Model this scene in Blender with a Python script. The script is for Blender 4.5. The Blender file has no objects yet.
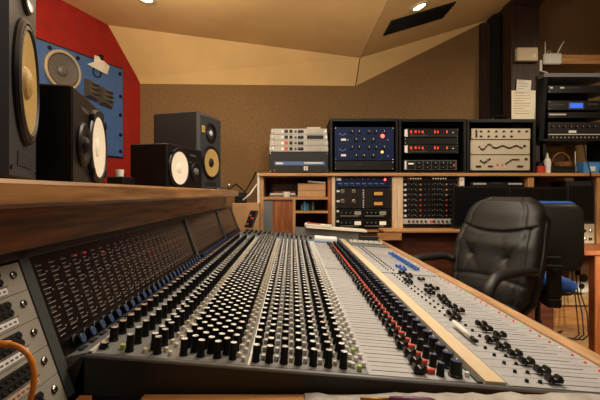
import bpy, math, random
from mathutils import Vector, Matrix
random.seed(7)
C = bpy.context.scene.collection
PI = math.pi
CX, CY, FL, CH = 292.0, 193.0, 400.0, 1.22

def at(px, py, Y):
    return Vector(((px-CX)*Y/FL, Y, CH+(CY-py)*Y/FL))

# ------------------------------------------------------------------ materials
def lin(c):
    return tuple(((v/255)/12.92 if v/255 <= .04045 else ((v/255+.055)/1.055)**2.4) for v in c)
MATS = {}
def mat(name, rgb, rough=.5, metal=0, noise=0, nscale=20, bump=0, bscale=None, stretch=None, emit=None, estr=0, coat=0, rgb2=None, spec=.5):
    m = bpy.data.materials.new(name); m.use_nodes = True
    nt = m.node_tree; b = nt.nodes['Principled BSDF']
    col = lin(rgb)
    b.inputs['Base Color'].default_value = (*col, 1)
    b.inputs['Roughness'].default_value = rough
    b.inputs['Metallic'].default_value = metal
    b.inputs['Specular IOR Level'].default_value = spec
    if coat: b.inputs['Coat Weight'].default_value = coat; b.inputs['Coat Roughness'].default_value = .15
    if emit: b.inputs['Emission Color'].default_value = (*lin(emit), 1); b.inputs['Emission Strength'].default_value = estr
    if noise or rgb2 or bump:
        tc = nt.nodes.new('ShaderNodeTexCoord'); mp = nt.nodes.new('ShaderNodeMapping')
        nt.links.new(tc.outputs['Object'], mp.inputs['Vector'])
        if stretch: mp.inputs['Scale'].default_value = stretch
    if noise or rgb2:
        n = nt.nodes.new('ShaderNodeTexNoise'); n.inputs['Scale'].default_value = nscale; n.inputs['Detail'].default_value = 6
        nt.links.new(mp.outputs['Vector'], n.inputs['Vector'])
        r = nt.nodes.new('ShaderNodeValToRGB')
        c2 = lin(rgb2) if rgb2 else tuple(v*(1-noise) for v in col)
        c1 = col if rgb2 else tuple(min(1, v*(1+noise)) for v in col)
        r.color_ramp.elements[0].position = .35; r.color_ramp.elements[1].position = .65
        r.color_ramp.elements[0].color = (*c2, 1); r.color_ramp.elements[1].color = (*c1, 1)
        nt.links.new(n.outputs['Fac'], r.inputs['Fac']); nt.links.new(r.outputs['Color'], b.inputs['Base Color'])
    if bump:
        n2 = nt.nodes.new('ShaderNodeTexNoise'); n2.inputs['Scale'].default_value = bscale or nscale; n2.inputs['Detail'].default_value = 4
        nt.links.new(mp.outputs['Vector'], n2.inputs['Vector'])
        bp = nt.nodes.new('ShaderNodeBump'); bp.inputs['Strength'].default_value = bump; bp.inputs['Distance'].default_value = .01
        nt.links.new(n2.outputs['Fac'], bp.inputs['Height']); nt.links.new(bp.outputs['Normal'], b.inputs['Normal'])
    MATS[name] = m
    return m
mat('wall_brown', (140,110,74), .95, rgb2=(118,92,60), nscale=60, bump=.6, bscale=90)
mat('red', (150,22,10), .85, noise=.12, nscale=9)
mat('cream', (240,204,142), .85, noise=.05, nscale=3)
mat('floor', (176,140,100), .5, rgb2=(150,112,74), nscale=6, stretch=(1,8,1))
mat('darkwood', (62,40,27), .6, rgb2=(38,24,16), nscale=7, stretch=(6,6,.6))
mat('oldwood', (166,120,72), .3, rgb2=(112,74,40), nscale=9, stretch=(9,.55,9), coat=.3)
mat('oldwood_dark', (160,104,58), .4, rgb2=(86,54,28), nscale=8, stretch=(9,.5,9), coat=.2)
mat('pine', (196,146,92), .5, rgb2=(168,116,66), nscale=6, stretch=(.8,8,8))
mat('pine_v', (198,150,98), .5, rgb2=(172,122,74), nscale=6, stretch=(8,8,.8))
mat('pale_v', (226,202,172), .55, rgb2=(208,180,146), nscale=6, stretch=(8,8,.8))
mat('orangewood', (168,100,52), .45, rgb2=(128,70,34), nscale=6, stretch=(7,7,.8))
mat('redwood', (96,48,26), .5, rgb2=(64,30,16), nscale=5, stretch=(1,8,6))
mat('railwood', (192,154,110), .4, rgb2=(162,122,80), nscale=8, stretch=(8,.6,8), coat=.2)
mat('black', (11,10,10), .5, spec=.3)
mat('satin', (15,14,14), .36, spec=.35)
mat('blackgloss', (10,9,9), .12, coat=.4)
mat('matte', (9,9,9), .9)
mat('char', (36,36,36), .5, noise=.1, nscale=60, spec=.3)
mat('charlight', (54,55,57), .45, spec=.3)
mat('deck', (118,118,116), .42, noise=.06, nscale=12)
mat('deckmid', (112,112,110), .42, noise=.06, nscale=12)
mat('deckpale', (168,168,168), .42, noise=.05, nscale=14)
mat('deckbright', (206,200,190), .4)
mat('endpanel', (17,18,19), .5, noise=.08, nscale=9)
mat('steel', (78,82,80), .42, .35)
mat('silver', (206,202,194), .35, .2)
mat('plate', (158,153,140), .45, .2, noise=.07, nscale=25)
mat('chrome', (200,195,185), .22, .9)
mat('meterglass', (9,6,6), .28, rgb2=(19,9,8), nscale=5, coat=.1, spec=.3)
mat('dash', (142,132,122), .5)
mat('dimred', (170,22,14), .4, emit=(255,30,10), estr=.35)
mat('capgrey', (196,195,190), .4)
mat('caplight', (228,228,224), .4)
mat('capbeige', (190,160,136), .45)
mat('creambtn', (218,208,184), .4)
mat('whitebtn', (230,228,220), .4)
mat('limebtn', (190,200,110), .4)
mat('redbtn', (206,66,42), .45)
mat('bluecap', (58,75,116), .4)
mat('bluedeep', (40,54,88), .4)
mat('bluefader', (46,96,178), .4)
mat('creamstrip', (206,186,152), .5, noise=.05, nscale=12)
mat('greenled', (70,190,80), .4, emit=(80,220,90), estr=.5)
mat('redled', (210,60,44), .4, emit=(255,50,30), estr=.15)
mat('glowred', (255,80,60), .4, emit=(255,60,40), estr=9)
mat('gloworange', (255,150,70), .4, emit=(255,130,60), estr=5)
mat('digits', (255,60,40), .4, emit=(255,40,25), estr=1.1)
mat('amber', (206,150,80), .4, emit=(240,160,70), estr=.06)
mat('warmwhite', (240,230,200), .4, emit=(250,235,200), estr=.25)
mat('bluelcd', (40,80,190), .3, emit=(60,110,240), estr=.8)
mat('bluepanel', (12,28,66), .55, spec=.2, noise=.1, nscale=40)
mat('bluestripe', (70,104,160), .45)
mat('bluewall', (62,100,160), .6, noise=.06, nscale=14)
mat('conegrey', (96,94,92), .42)
mat('conedark', (62,60,60), .4)
mat('conewhite', (232,224,204), .7)
mat('coneyellow', (186,154,88), .42, noise=.12, nscale=160)
mat('beigering', (176,164,140), .5)
mat('rubber', (16,15,15), .55)
mat('logoyellow', (222,186,60), .5)
mat('eqsilver', (190,178,156), .42, .1)
mat('brownblack', (28,21,17), .5, spec=.3)
mat('paper', (226,222,212), .8)
mat('papercream', (238,230,208), .8)
mat('ink', (96,88,82), .8)
mat('cardboard', (190,148,104), .85, noise=.06, nscale=12)
mat('leather', (36,35,32), .52, noise=.15, nscale=14, bump=.12, bscale=180)
mat('plastic', (28,28,29), .42)
mat('plasticgrey', (34,33,31), .45)
mat('bluefabric', (40,88,170), .85)
mat('orangecable', (214,128,34), .5)
mat('whiteplastic', (226,224,218), .45)
mat('creamplastic', (206,194,164), .5)
mat('redcan', (196,54,34), .4)
mat('lightblue', (70,140,206), .45)
mat('wicker', (150,96,52), .7, rgb2=(96,56,28), nscale=60)
mat('green', (60,96,70), .6, noise=.5, nscale=60)
mat('stacksilver', (166,162,154), .4, .2)
mat('blue_reflection', (150,186,224), .35)
mat('hornmat', (84,78,70), .5)
mat('screen', (12,12,13), .25)
mat('greyslab', (108,112,114), .6)
mat('cloth', (170,166,158), .9, rgb2=(140,136,130), nscale=25)
mat('purple', (96,40,84), .4)
mat('gold', (170,120,50), .35, .6)
mat('lampglow', (255,236,190), .4, emit=(255,225,170), estr=14)
mat('plywood', (190,158,112), .7, rgb2=(168,132,88), nscale=4, stretch=(1,4,4))

# ------------------------------------------------------------------ mesh builder
class MB:
    def __init__(s, M=None):
        s.v = []; s.f = []; s.m = []; s.sm = []; s.slots = []; s.M = M or Matrix()
    def slot(s, n):
        if n not in s.slots: s.slots.append(n)
        return s.slots.index(n)
    def add(s, vs, fs, m, smooth=False, M=None):
        T = s.M @ M if M is not None else s.M
        o = len(s.v); k = s.slot(m)
        s.v += [T @ Vector(v) for v in vs]
        for f in fs: s.f.append([o+i for i in f]); s.m.append(k); s.sm.append(smooth)
        return s
    def box(s, a, b, m, M=None, bev=0):
        x0,y0,z0 = [min(p,q) for p,q in zip(a,b)]; x1,y1,z1 = [max(p,q) for p,q in zip(a,b)]
        if bev <= 0:
            vs = [(x0,y0,z0),(x1,y0,z0),(x1,y1,z0),(x0,y1,z0),(x0,y0,z1),(x1,y0,z1),(x1,y1,z1),(x0,y1,z1)]
            return s.add(vs, [(0,3,2,1),(4,5,6,7),(0,1,5,4),(1,2,6,5),(2,3,7,6),(3,0,4,7)], m, False, M)
        e = min(bev, (x1-x0)*.49, (y1-y0)*.49, (z1-z0)*.49)
        vs = []; idx = {}
        for ix,(xo,xi) in enumerate(((x0,x0+e),(x1,x1-e))):
            for iy,(yo,yi) in enumerate(((y0,y0+e),(y1,y1-e))):
                for iz,(zo,zi) in enumerate(((z0,z0+e),(z1,z1-e))):
                    idx[ix,iy,iz] = len(vs); vs += [(xo,yi,zi),(xi,yo,zi),(xi,yi,zo)]
        I = lambda x,y,z,k: idx[x,y,z]+k
        fs = []
        fs += [(I(0,0,0,0),I(0,0,1,0),I(0,1,1,0),I(0,1,0,0)),(I(1,0,0,0),I(1,1,0,0),I(1,1,1,0),I(1,0,1,0)),
               (I(0,0,0,1),I(1,0,0,1),I(1,0,1,1),I(0,0,1,1)),(I(0,1,0,1),I(0,1,1,1),I(1,1,1,1),I(1,1,0,1)),
               (I(0,0,0,2),I(0,1,0,2),I(1,1,0,2),I(1,0,0,2)),(I(0,0,1,2),I(1,0,1,2),I(1,1,1,2),I(0,1,1,2))]
        for x in (0,1):
            for y in (0,1): fs.append((I(x,y,0,0),I(x,y,0,1),I(x,y,1,1),I(x,y,1,0)))
            for z in (0,1): fs.append((I(x,0,z,0),I(x,0,z,2),I(x,1,z,2),I(x,1,z,0)))
        for y in (0,1):
            for z in (0,1): fs.append((I(0,y,z,1),I(0,y,z,2),I(1,y,z,2),I(1,y,z,1)))
        for x in (0,1):
            for y in (0,1):
                for z in (0,1): fs.append((I(x,y,z,0),I(x,y,z,1),I(x,y,z,2)))
        return s.add(vs, fs, m, False, M)
    def lathe(s, prof, m, seg=24, M=None, smooth=True, mats=None, cap=False):
        # prof: (r, z) list about local Z; mats: per-band material
        vs = []
        for r,z in prof:
            vs += [(r*math.cos(2*PI*i/seg), r*math.sin(2*PI*i/seg), z) for i in range(seg)]
        T = M if M is not None else Matrix()
        for k in range(len(prof)-1):
            a = vs[k*seg:(k+2)*seg]
            s.add(a, [(i,(i+1)%seg,seg+(i+1)%seg,seg+i) for i in range(seg)], mats[k] if mats else m, smooth, T)
        if cap and prof[-1][0] > 1e-6: s.add(vs[-seg:], [list(range(seg))], mats[-1] if mats else m, False, T)
        if cap and prof[0][0] > 1e-6: s.add(vs[:seg], [list(range(seg))[::-1]], mats[0] if mats else m, False, T)
        return s
    def tube(s, pts, r, m, seg=8, M=None, r2=None, up=None):
        pts = [Vector(p) for p in pts]; n = len(pts); vs = []
        ra = r if isinstance(r, (list,tuple)) else [r]*n
        rb = (r2 if isinstance(r2, (list,tuple)) else [r2]*n) if r2 else ra
        prev = None
        for i,p in enumerate(pts):
            t = (pts[min(i+1,n-1)]-pts[max(i-1,0)]).normalized()
            if up is not None: u = Vector(up) - t*t.dot(Vector(up))
            elif prev is None:
                u = t.cross(Vector((0,0,1)))
                if u.length < .1: u = t.cross(Vector((1,0,0)))
            else: u = prev - t*t.dot(prev)
            u.normalize(); prev = u; w = t.cross(u)
            vs += [p+u*ra[i]*math.cos(2*PI*k/seg)+w*rb[i]*math.sin(2*PI*k/seg) for k in range(seg)]
        fs = [(a*seg+k, a*seg+(k+1)%seg, (a+1)*seg+(k+1)%seg, (a+1)*seg+k) for a in range(n-1) for k in range(seg)]
        fs += [list(range(seg))[::-1], [(n-1)*seg+k for k in range(seg)]]
        return s.add(vs, fs, m, True, M)
    def prism(s, poly, axis_vec, m, M=None):
        n = len(poly); a = Vector(axis_vec)
        vs = [Vector(p) for p in poly]+[Vector(p)+a for p in poly]
        fs = [list(range(n))[::-1], list(range(n,2*n))]+[(i,(i+1)%n,n+(i+1)%n,n+i) for i in range(n)]
        return s.add(vs, fs, m, False, M)
    def mesh(s, name, fix=True):
        me = bpy.data.meshes.new(name)
        me.from_pydata([tuple(v) for v in s.v], [], s.f)
        for n in s.slots: me.materials.append(MATS[n])
        me.polygons.foreach_set('material_index', s.m); me.polygons.foreach_set('use_smooth', s.sm)
        if fix:
            import bmesh
            bm = bmesh.new(); bm.from_mesh(me); bmesh.ops.recalc_face_normals(bm, faces=bm.faces); bm.to_mesh(me); bm.free()
        me.update(); return me
    def build(s, name, parent=None, label=None, cat=None, group=None, kind=None, fix=True):
        return link(name, s.mesh(name, fix), parent, label, cat, group, kind)
def link(name, me, parent=None, label=None, cat=None, group=None, kind=None, loc=None, M=None):
    o = bpy.data.objects.new(name, me); C.objects.link(o)
    if parent is not None: o.parent = parent
    if M is not None: o.matrix_basis = M
    if loc is not None: o.location = loc
    if label: o['label'] = label
    if cat: o['category'] = cat
    if group: o['group'] = group
    if kind: o['kind'] = kind
    return o
def thing(name, label, cat, loc=(0,0,0), rz=0, group=None):
    o = bpy.data.objects.new(name, None); C.objects.link(o); o.empty_display_size = .05
    o.location = loc; o.rotation_euler = (0,0,rz); o['label'] = label; o['category'] = cat
    if group: o['group'] = group
    return o
def struct(name, mb): return mb.build(name, kind='structure')
def off(loc): return Matrix.Translation(-Vector(loc))       # build in world coordinates under a root at loc
def RX(a): return Matrix.Rotation(a, 4, 'X')
def RY(a): return Matrix.Rotation(a, 4, 'Y')
def RZ(a): return Matrix.Rotation(a, 4, 'Z')
def T(x,y,z): return Matrix.Translation((x,y,z))
FRONT = RX(PI/2)       # lathe axis +Z -> -Y (towards the viewer of a front panel)
def text_mesh(name, body, size, m, M):
    cu = bpy.data.curves.new(name, 'FONT'); cu.body = body; cu.size = size; cu.align_x = 'CENTER'; cu.extrude = .0003
    o = bpy.data.objects.new(name, cu); C.objects.link(o)
    bpy.context.view_layer.update()
    me = bpy.data.meshes.new_from_object(o.evaluated_get(bpy.context.evaluated_depsgraph_get()))
    bpy.data.objects.remove(o); me.transform(M); me.materials.clear(); me.materials.append(MATS[m]); return me

# ------------------------------------------------------------------ setting
BW = 3.9
struct('floor', MB().box((-2.7,-1.6,-.1),(3.4,4.0,0),'floor'))
struct('wall_back', MB().box((-2.6,BW,0),(3.4,BW+.1,3.6),'wall_brown'))
struct('wall_right', MB().box((3.3,-1.6,0),(3.4,BW,3.6),'wall_brown'))
struct('wall_front', MB().box((-2.7,-1.7,0),(3.4,-1.6,3.6),'wall_brown'))
wl = MB()
wl.prism([(-1.48,BW,0),(-2.477,1.607,0),(-2.6,1.607,0),(-2.6,BW,0)],(0,0,3.3),'red')
wl.box((-2.6,-1.6,0),(-2.477,1.607,3.3),'red')
struct('wall_left', wl)
def zl(x,y): return (2.6259-.09663*x-.02428*y)/.99502
def zr(x,y): return (2.2359+.31615*x-.0213*y)/.94847
def crease(y):
    a = (2.6259-.02428*y)/.99502-(2.2359-.0213*y)/.94847
    return a/(.09663/.99502+.31615/.94847)
A = Vector((-1.48,BW,2.285)); B = at(355.5,86,BW); D = Vector((.6375,3.75,2.4856)); Cc = Vector((-1.633,3.55,2.711)); H = at(488,20,BW)
C2 = Cc+(Cc-D)*.35; A2 = A+(A-B)*.3
cx0 = crease(-1.6)
cb = MB()
cb.add([A2,B,D,C2],[(0,1,2),(0,2,3)],'cream'); cb.add([B,H,D],[(0,1,2)],'cream')
cb.add([C2,D,(cx0,-1.6,zl(cx0,-1.6)),(-2.7,-1.6,zl(-2.7,-1.6)),(-2.7,C2.y,zl(-2.7,C2.y))],[(0,1,2,3,4)],'cream')
cb.add([D,H,(3.4,BW,zr(3.4,BW)),(3.4,-1.6,zr(3.4,-1.6)),(cx0,-1.6,zl(cx0,-1.6))],[(0,1,2),(0,2,3,4)],'cream')
ceil = cb.build('ceiling', kind='structure', fix=False)
# beads along the ceiling creases
tb = MB(); tb.tube([D, B], .004, 'brownblack', 6); tb.tube([D,(cx0,-1.6,zl(cx0,-1.6))], .004,'papercream',6)
struct('trim_1', tb)
# post, dark boards and beam on the right
struct('trim_2', MB().box((1.93,3.52,.0),(2.18,3.66,3.05),'darkwood'))
def hit_r(px,py):
    r = Vector(((px-CX)/FL,1,(CY-py)/FL)); n = Vector((-.31615,.0213,.94847)); d = 2.2359
    t = (d-n.z*CH)/n.dot(r); return Vector((0,0,CH))+r*t
b0, b1 = at(487,21,BW), hit_r(512,-6)
dv = (b1-b0); e0 = b0-dv*.02; e1 = b0+dv*1.3
mbm = MB(); mbm.prism([e0+Vector((.06,0,.07)), e0+Vector((.28,0,.15)), e0+Vector((.28,0,-.06)), e0+Vector((.06,0,-.02))], e1-e0, 'darkwood')
struct('trim_3', mbm)
struct('trim_4', MB().box((1.90,3.78,0),(2.16,3.895,2.96),'matte').box((1.82,3.84,.0),(1.90,3.895,2.85),'darkwood'))
struct('baseboard_back', MB().box((2.05,3.69,0),(3.3,3.72,.2),'pine').box((2.05,3.72,.17),(3.3,BW-.002,.2),'pine'))

# ceiling vent and downlight
vq = [hit_r(383,35),hit_r(391,20.5),hit_r(456,1),hit_r(442,17.5)]
nr = Vector((.31615,-.0213,-.94847)).normalized()
vc = sum(vq,Vector())/4
t = thing('ceiling_vent','long black slot vent set in the sloping cream ceiling','vent',vc)
mv = MB(off(vc)); mv.prism([p+nr*.002 for p in vq], nr*.008,'matte'); mv.build('backing',t)
mv = MB(off(vc))
for k in range(1,6):
    f = k/6; a = vq[0].lerp(vq[1],f); b = vq[3].lerp(vq[2],f)
    mv.tube([a+nr*.012,b+nr*.012],.004,'black',5)
mv.build('slat',t)
dl = hit_r(419,6)
rotn = nr.to_track_quat('Z','Y').to_matrix().to_4x4()
t = thing('recessed_downlight','small glowing round downlight recessed in ceiling above the slot vent','ceiling light',dl)
MB(rotn).lathe([(.0,.004),(.045,.004),(.048,.012),(.07,.012),(.075,0)],'creamplastic',24,mats=['lampglow','chrome','creamplastic','creamplastic']).build('trim_ring',t)
MB(rotn).lathe([(.042,.006),(.03,.012),(.0,.014)],'lampglow',20).build('lamp',t)

def hit_l(px,py):
    r = Vector(((px-CX)/FL,1,(CY-py)/FL)); n = Vector((.09663,.02428,.99502))
    k = (2.6259-n.z*CH)/n.dot(r); return Vector((0,0,CH))+r*k
dl2 = hit_l(146,-2); nl = Vector((-.09663,-.02428,-.99502))
t = thing('recessed_downlight','bright downlight cut by top edge of photo, above the red wall','ceiling light',dl2)
rl = nl.to_track_quat('Z','Y').to_matrix().to_4x4()
MB(rl).lathe([(.0,.004),(.045,.004),(.048,.012),(.07,.012),(.075,0)],'creamplastic',24,mats=['lampglow','chrome','creamplastic','creamplastic']).build('trim_ring',t)
MB(rl).lathe([(.042,.006),(.03,.012),(.0,.014)],'lampglow',20).build('lamp',t)

# ------------------------------------------------------------------ mixing console
YN, YF = .72, 3.10
TILT = math.atan(.078)
def zd(x): return .93-.078*(x+.369)
def dk(x,y,h=0): return Vector((x+h*math.sin(TILT), y, zd(x)+h*math.cos(TILT)))
def dkM(x,y,h=0): return T(*dk(x,y,h)) @ RY(TILT)
CL = Vector((.1,1.9,0))
con = thing('mixing_console','huge grey multichannel mixing desk covered in black knobs and faders','mixing console',CL)
W = off(CL)
XL, XR = -.362, .66
d = MB(W)
def strip(mb, x0,x1,y0,y1,m,h0=0,h1=.0006):
    mb.add([dk(x0,y0,h0),dk(x1,y0,h0),dk(x1,y1,h0),dk(x0,y1,h0),dk(x0,y0,h1),dk(x1,y0,h1),dk(x1,y1,h1),dk(x0,y1,h1)],
           [(0,3,2,1),(4,5,6,7),(0,1,5,4),(1,2,6,5),(2,3,7,6),(3,0,4,7)], m)
strip(d,XL,XR,YN,YF,'deck',-.03,0)
strip(d,XL+.004,-.218,YN+.006,2.66,'deck')
strip(d,-.212,-.083,YN+.006,2.66,'deckmid')
strip(d,-.081,-.077,YN+.006,2.66,'caplight')
strip(d,-.072,.14,YN+.006,2.66,'deck')
strip(d,.140,.335,YN+.006,2.66,'deckpale')
strip(d,.396,.652,YN+.006,1.752,'deckpale'); strip(d,.396,.652,1.768,2.66,'deckpale')
strip(d,XL,.34,2.665,2.74,'blue_reflection',0,.0012)  # bluish reflection on the gap strip, painted as pale blue
strip(d,XL,XR,1.755,1.765,'char',.0006,.001)
NR = 48
RY0 = .745; P = .04
for n in range(NR):
    y = RY0+P*n
    strip(d,.148,.232,y-.0009,y+.0009,'black',.0006,.0010)
    strip(d,.150,.25,y-.020,y-.0195,'deckmid',.0006,.0010)
    if n < 26 or 28 <= n < 41: strip(d,.455,.600,y-.0009,y+.0009,'black',.0006,.0010)
    strip(d,.40,.65,y-.020,y-.0195,'deckmid',.0006,.0010)
d.build('control_surface',con)
# rolled lip and dark end cheek
e = MB(W)
zb = .862
pts = [dk(XL-.006,YN,.002),dk(XR,YN,.002)]
e.add([pts[0],pts[1],(XR,YN,zb-.012),(XL-.03,YN,zb),
       pts[0]+Vector((0,-.012,-.003)),pts[1]+Vector((0,-.012,-.003)),(XR,YN-.012,zb-.012),(XL-.03,YN-.012,zb)],
      [(0,1,2,3),(4,7,6,5),(0,4,5,1),(1,5,6,2),(2,6,7,3),(3,7,4,0)],'endpanel')
e.build('end_cheek',con)
e = MB(W); e.tube([dk(XL-.004,YN-.007,-.001),dk(XR,YN-.007,-.001)],.005,'deckmid',8); e.build('end_lip',con)
b = MB(W); b.box((-.33,.9,.06),(.45,2.95,.83),'endpanel',bev=.01); b.prism([(-.36,YN,.80),(.62,YN,.80),(.62,YN,zd(.62)-.028),(-.36,YN,.862)],(0,3.08-YN,0),'endpanel'); b.box((-.38,1.1,0),(.55,1.2,.06),'black'); b.box((-.38,2.6,0),(.55,2.7,.06),'black')
b.build('pedestal',con)
r = MB(W)
ring = [(.653,-.03),(.653,.006),(.658,.0125),(.672,.015),(.684,.012),(.690,.004),(.690,-.03)]
r.prism([dk(x,YN-.012,h) for x,h in ring],(0,YF-YN+.03,0),'railwood'); r.build('armrest_rail',con)
r = MB(W); strip(r,.350,.387,YN+.004,YF-.1,'creamstrip',0,.006); r.build('cream_strip',con)
r = MB(W); strip(r,.336,.346,YN+.004,YF-.1,'steel',0,.004); r.build('metal_divider',con)
# leds beside the rail
LED = {}
for m_ in ('redled','greenled','whitebtn'):
    q = MB(); q.lathe([(.0034,0),(.0034,.002),(.002,.0035),(0,.004)],m_,8); LED[m_] = q.mesh('led_'+m_)
for n in range(NR):
    link('indicator_light', LED['greenled' if n%9 == 0 else ('whitebtn' if n%4 == 1 else 'redled')], con, M=W @ dkM(.634,RY0+P*n,.0006))

KN = {}
def knob_mesh(key, r, h, body, cap, capr=.86, seg=12, skirt=0):
    m = MB()
    prof = [(r*1.12,0),(r*1.10,h*.12),(r,h*.16),(r*.93,h*.93),(r*capr,h),(0,h)]
    m.lathe(prof, body, seg, mats=[body,body,body,body,cap], smooth=True)
    m.box((-r*.08,r*.2,h),(r*.08,r*.86,h+.0006),'caplight' if cap in('black','bluedeep','bluecap') else 'ink')
    KN[key] = (m.mesh('knob_'+key), m)
knob_mesh('a', .0082,.027,'black','capbeige'); knob_mesh('b', .0072,.032,'black','capgrey'); knob_mesh('low',.008,.012,'satin','capbeige')
knob_mesh('c', .0071,.031,'black','caplight'); knob_mesh('s', .0072,.024,'black','bluedeep'); knob_mesh('blue', .0118,.030,'satin','bluedeep', .9, 14)
knob_mesh('g', .0048,.012,'steel','capgrey')
def btn_mesh(key,w,l,h,m):
    b = MB(); b.box((-w,-l,0),(w,l,h),m,bev=.0012); KN[key] = (b.mesh('button_'+key), b)
def rbtn_mesh(key,r,h,m):
    b = MB(); b.lathe([(r,0),(r,h*.8),(r*.8,h),(0,h)],m,10); KN[key] = (b.mesh('button_'+key), b)
rbtn_mesh('cream',.0042,.008,'creambtn'); btn_mesh('white',.0042,.0036,.009,'whitebtn'); btn_mesh('lime',.0042,.0042,.010,'limebtn')
btn_mesh('red',.008,.0045,.009,'redbtn'); rbtn_mesh('blk',.0036,.0055,'black'); btn_mesh('beige',.005,.004,.008,'capbeige'); btn_mesh('grey',.003,.003,.007,'steel')

class Bank:
    def __init__(s, one, rest, limit): s.one, s.rest, s.limit, s.n, s.items = one, rest, limit, 0, []
    def put(s, key, M): s.items.append((key, M))
    def flush(s, parent, root):
        cam = Vector((0,0,CH))
        s.items.sort(key=lambda i: i[1].translation.y)
        big = MB()
        for k,(key,M) in enumerate(s.items):
            Mw = W @ M
            if k < s.limit: link(s.one, KN[key][0], parent, M=Mw)
            else:
                src = KN[key][1]; o = len(big.v)
                big.v += [Mw @ v for v in src.v]
                mp = [big.slot(x) for x in src.slots]
                big.f += [[o+i for i in f] for f in src.f]; big.m += [mp[i] for i in src.m]; big.sm += src.sm
        if big.v: big.build(s.rest, parent, kind='stuff')
knobs = Bank('rotary_knob','knob_field',100); btns = Bank('push_button','button_field',100)
BT = ['c','c','b','c','c','b','c']
RC = [-.068,-.043,-.0155,.011,.039,.067,.095]
for n in range(NR):
    y = RY0+P*n
    if n in (26,): y += .004
    J = lambda: random.uniform(-PI*.7,PI*.7)
    K = lambda key,x,dy=0: knobs.put(key, dkM(x,y+dy,.0006) @ RZ(J()))
    Bt = lambda key,x,dy=0: btns.put(key, dkM(x,y+dy,.0006))
    K('low' if n == 0 else 'a',-.352,.004); K('b',-.303)
    Bt('lime' if n in (0,1,2,3) else 'cream',-.318,.006)
    Bt('cream',-.274); K('c',-.263,.018); K('b',-.251)
    Bt('cream',-.238,.012); Bt('cream',-.226,-.004)
    for x in (-.203,-.171,-.140,-.111): K('c',x,.002)
    for x in (-.187,-.156,-.126): K('c',x,.021)
    Bt('cream',-.100,.014); Bt('cream',-.090,-.004)
    for i,x in enumerate(RC):
        K(BT[i],x)
        Bt('white' if i not in (2,5) else ('white' if n%3 else 'cream'),x+.0135,.010)
    Bt('white',.114,.006); Bt('lime' if n in (0,2) else 'white',.124,-.006); Bt('white',.135,.012); Bt('grey',.105,.016)
    Bt('red',.259,.006); K('s',.276); K('blue',.305,.002); Bt('white',.327,.004)
    if n != 26: Bt('blk',.437); Bt('blk',.462)
knobs.flush(con,CL); btns.flush(con,CL)
# channel (small) faders
m = MB(); m.box((-.011,-.0075,.003),(.011,.0075,.007),'black',bev=.001)
prof = [(-.012,.006),(-.012,.016),(-.008,.018),(-.002,.0125),(.002,.0125),(.008,.018),(.012,.016),(.012,.006)]
m.prism([(x,-.007,z) for x,z in prof],(0,.014,0),'satin'); m.box((-.0006,-.0072,.0125),(.0006,.0072,.0132),'caplight'); m.box((-.002,-.001,0),(.002,.001,.006),'black')
sf = m.mesh('small_fader')
for n in range(NR):
    link('channel_fader_cap', sf, con, M=W @ dkM(.240+random.uniform(-.004,.003),RY0+P*n,.0006))
def fader(body,line):
    m = MB(Matrix.Scale(.84,4)); m.box((-.002,-.001,0),(.002,.001,.008),'black')
    pr = [(-.016,.006),(-.017,.014),(-.013,.0205),(-.007,.0205),(-.003,.0135),(.003,.0135),(.007,.0205),(.013,.0205),(.017,.014),(.016,.006)]
    m.prism([(x,-.0085,z) for x,z in pr],(0,.017,0),body); m.box((-.0007,-.0087,.0135),(.0007,.0087,.0142),line); return m.mesh('fader')
fb, fu, fw = fader('satin','capgrey'), fader('bluefader','caplight'), fader('whiteplastic','ink')
xs = [.487,.490,.483,.481,.477,.471,.511,.498,.503,.452,.456,.495,.490,.487,.493,.502,.480,.484,.524,.512,.452,.456,.524,.487,.494,.478]
for n,x in enumerate(xs):
    link('fader_cap', fb, con, M=W @ dkM(x,RY0+P*n,.0006))
for n in range(28,41): link('group_fader_cap', fu, con, label='blue fader cap', M=W @ dkM(.578,RY0+P*n,.0006))
for n,x in ((27,.507),(28,.512),(29,.505)): link('group_fader_cap', fu, con, label='blue fader cap', M=W @ dkM(x,RY0+P*n,.0006))
for n in range(6): link('monitor_fader_cap', fw, con, label='white fader cap', M=W @ dkM(.42+.038*n,2.78+.004*n,.0042) @ Matrix.Scale(1.35,4))
# far master section: blocks of dark keys behind the painted blue reflection
fm = MB(W); strip(fm,XL,.33,2.74,YF-.01,'deckmid',0,.008); strip(fm,.40,.65,2.68,YF-.01,'deckmid',0,.004)
fm.build('master_panel',con)
ru = MB(W); strip(ru,.02,.50,3.02,YF-.005,'deckmid',.004,.06); ru.build('rear_upstand',con)
kb = MB(); kb.lathe([(.009,0),(.0085,.016),(.007,.018),(0,.018)],'satin',10,mats=['black','black','capgrey']); kbm = kb.mesh('master_knob')
for i in range(20):
    for j in range(2 if XL+.03+i*.033 > .0 else 3):
        link('master_knob', kbm, con, M=W @ dkM(XL+.03+i*.033,2.79+j*.09,.008))

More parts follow.
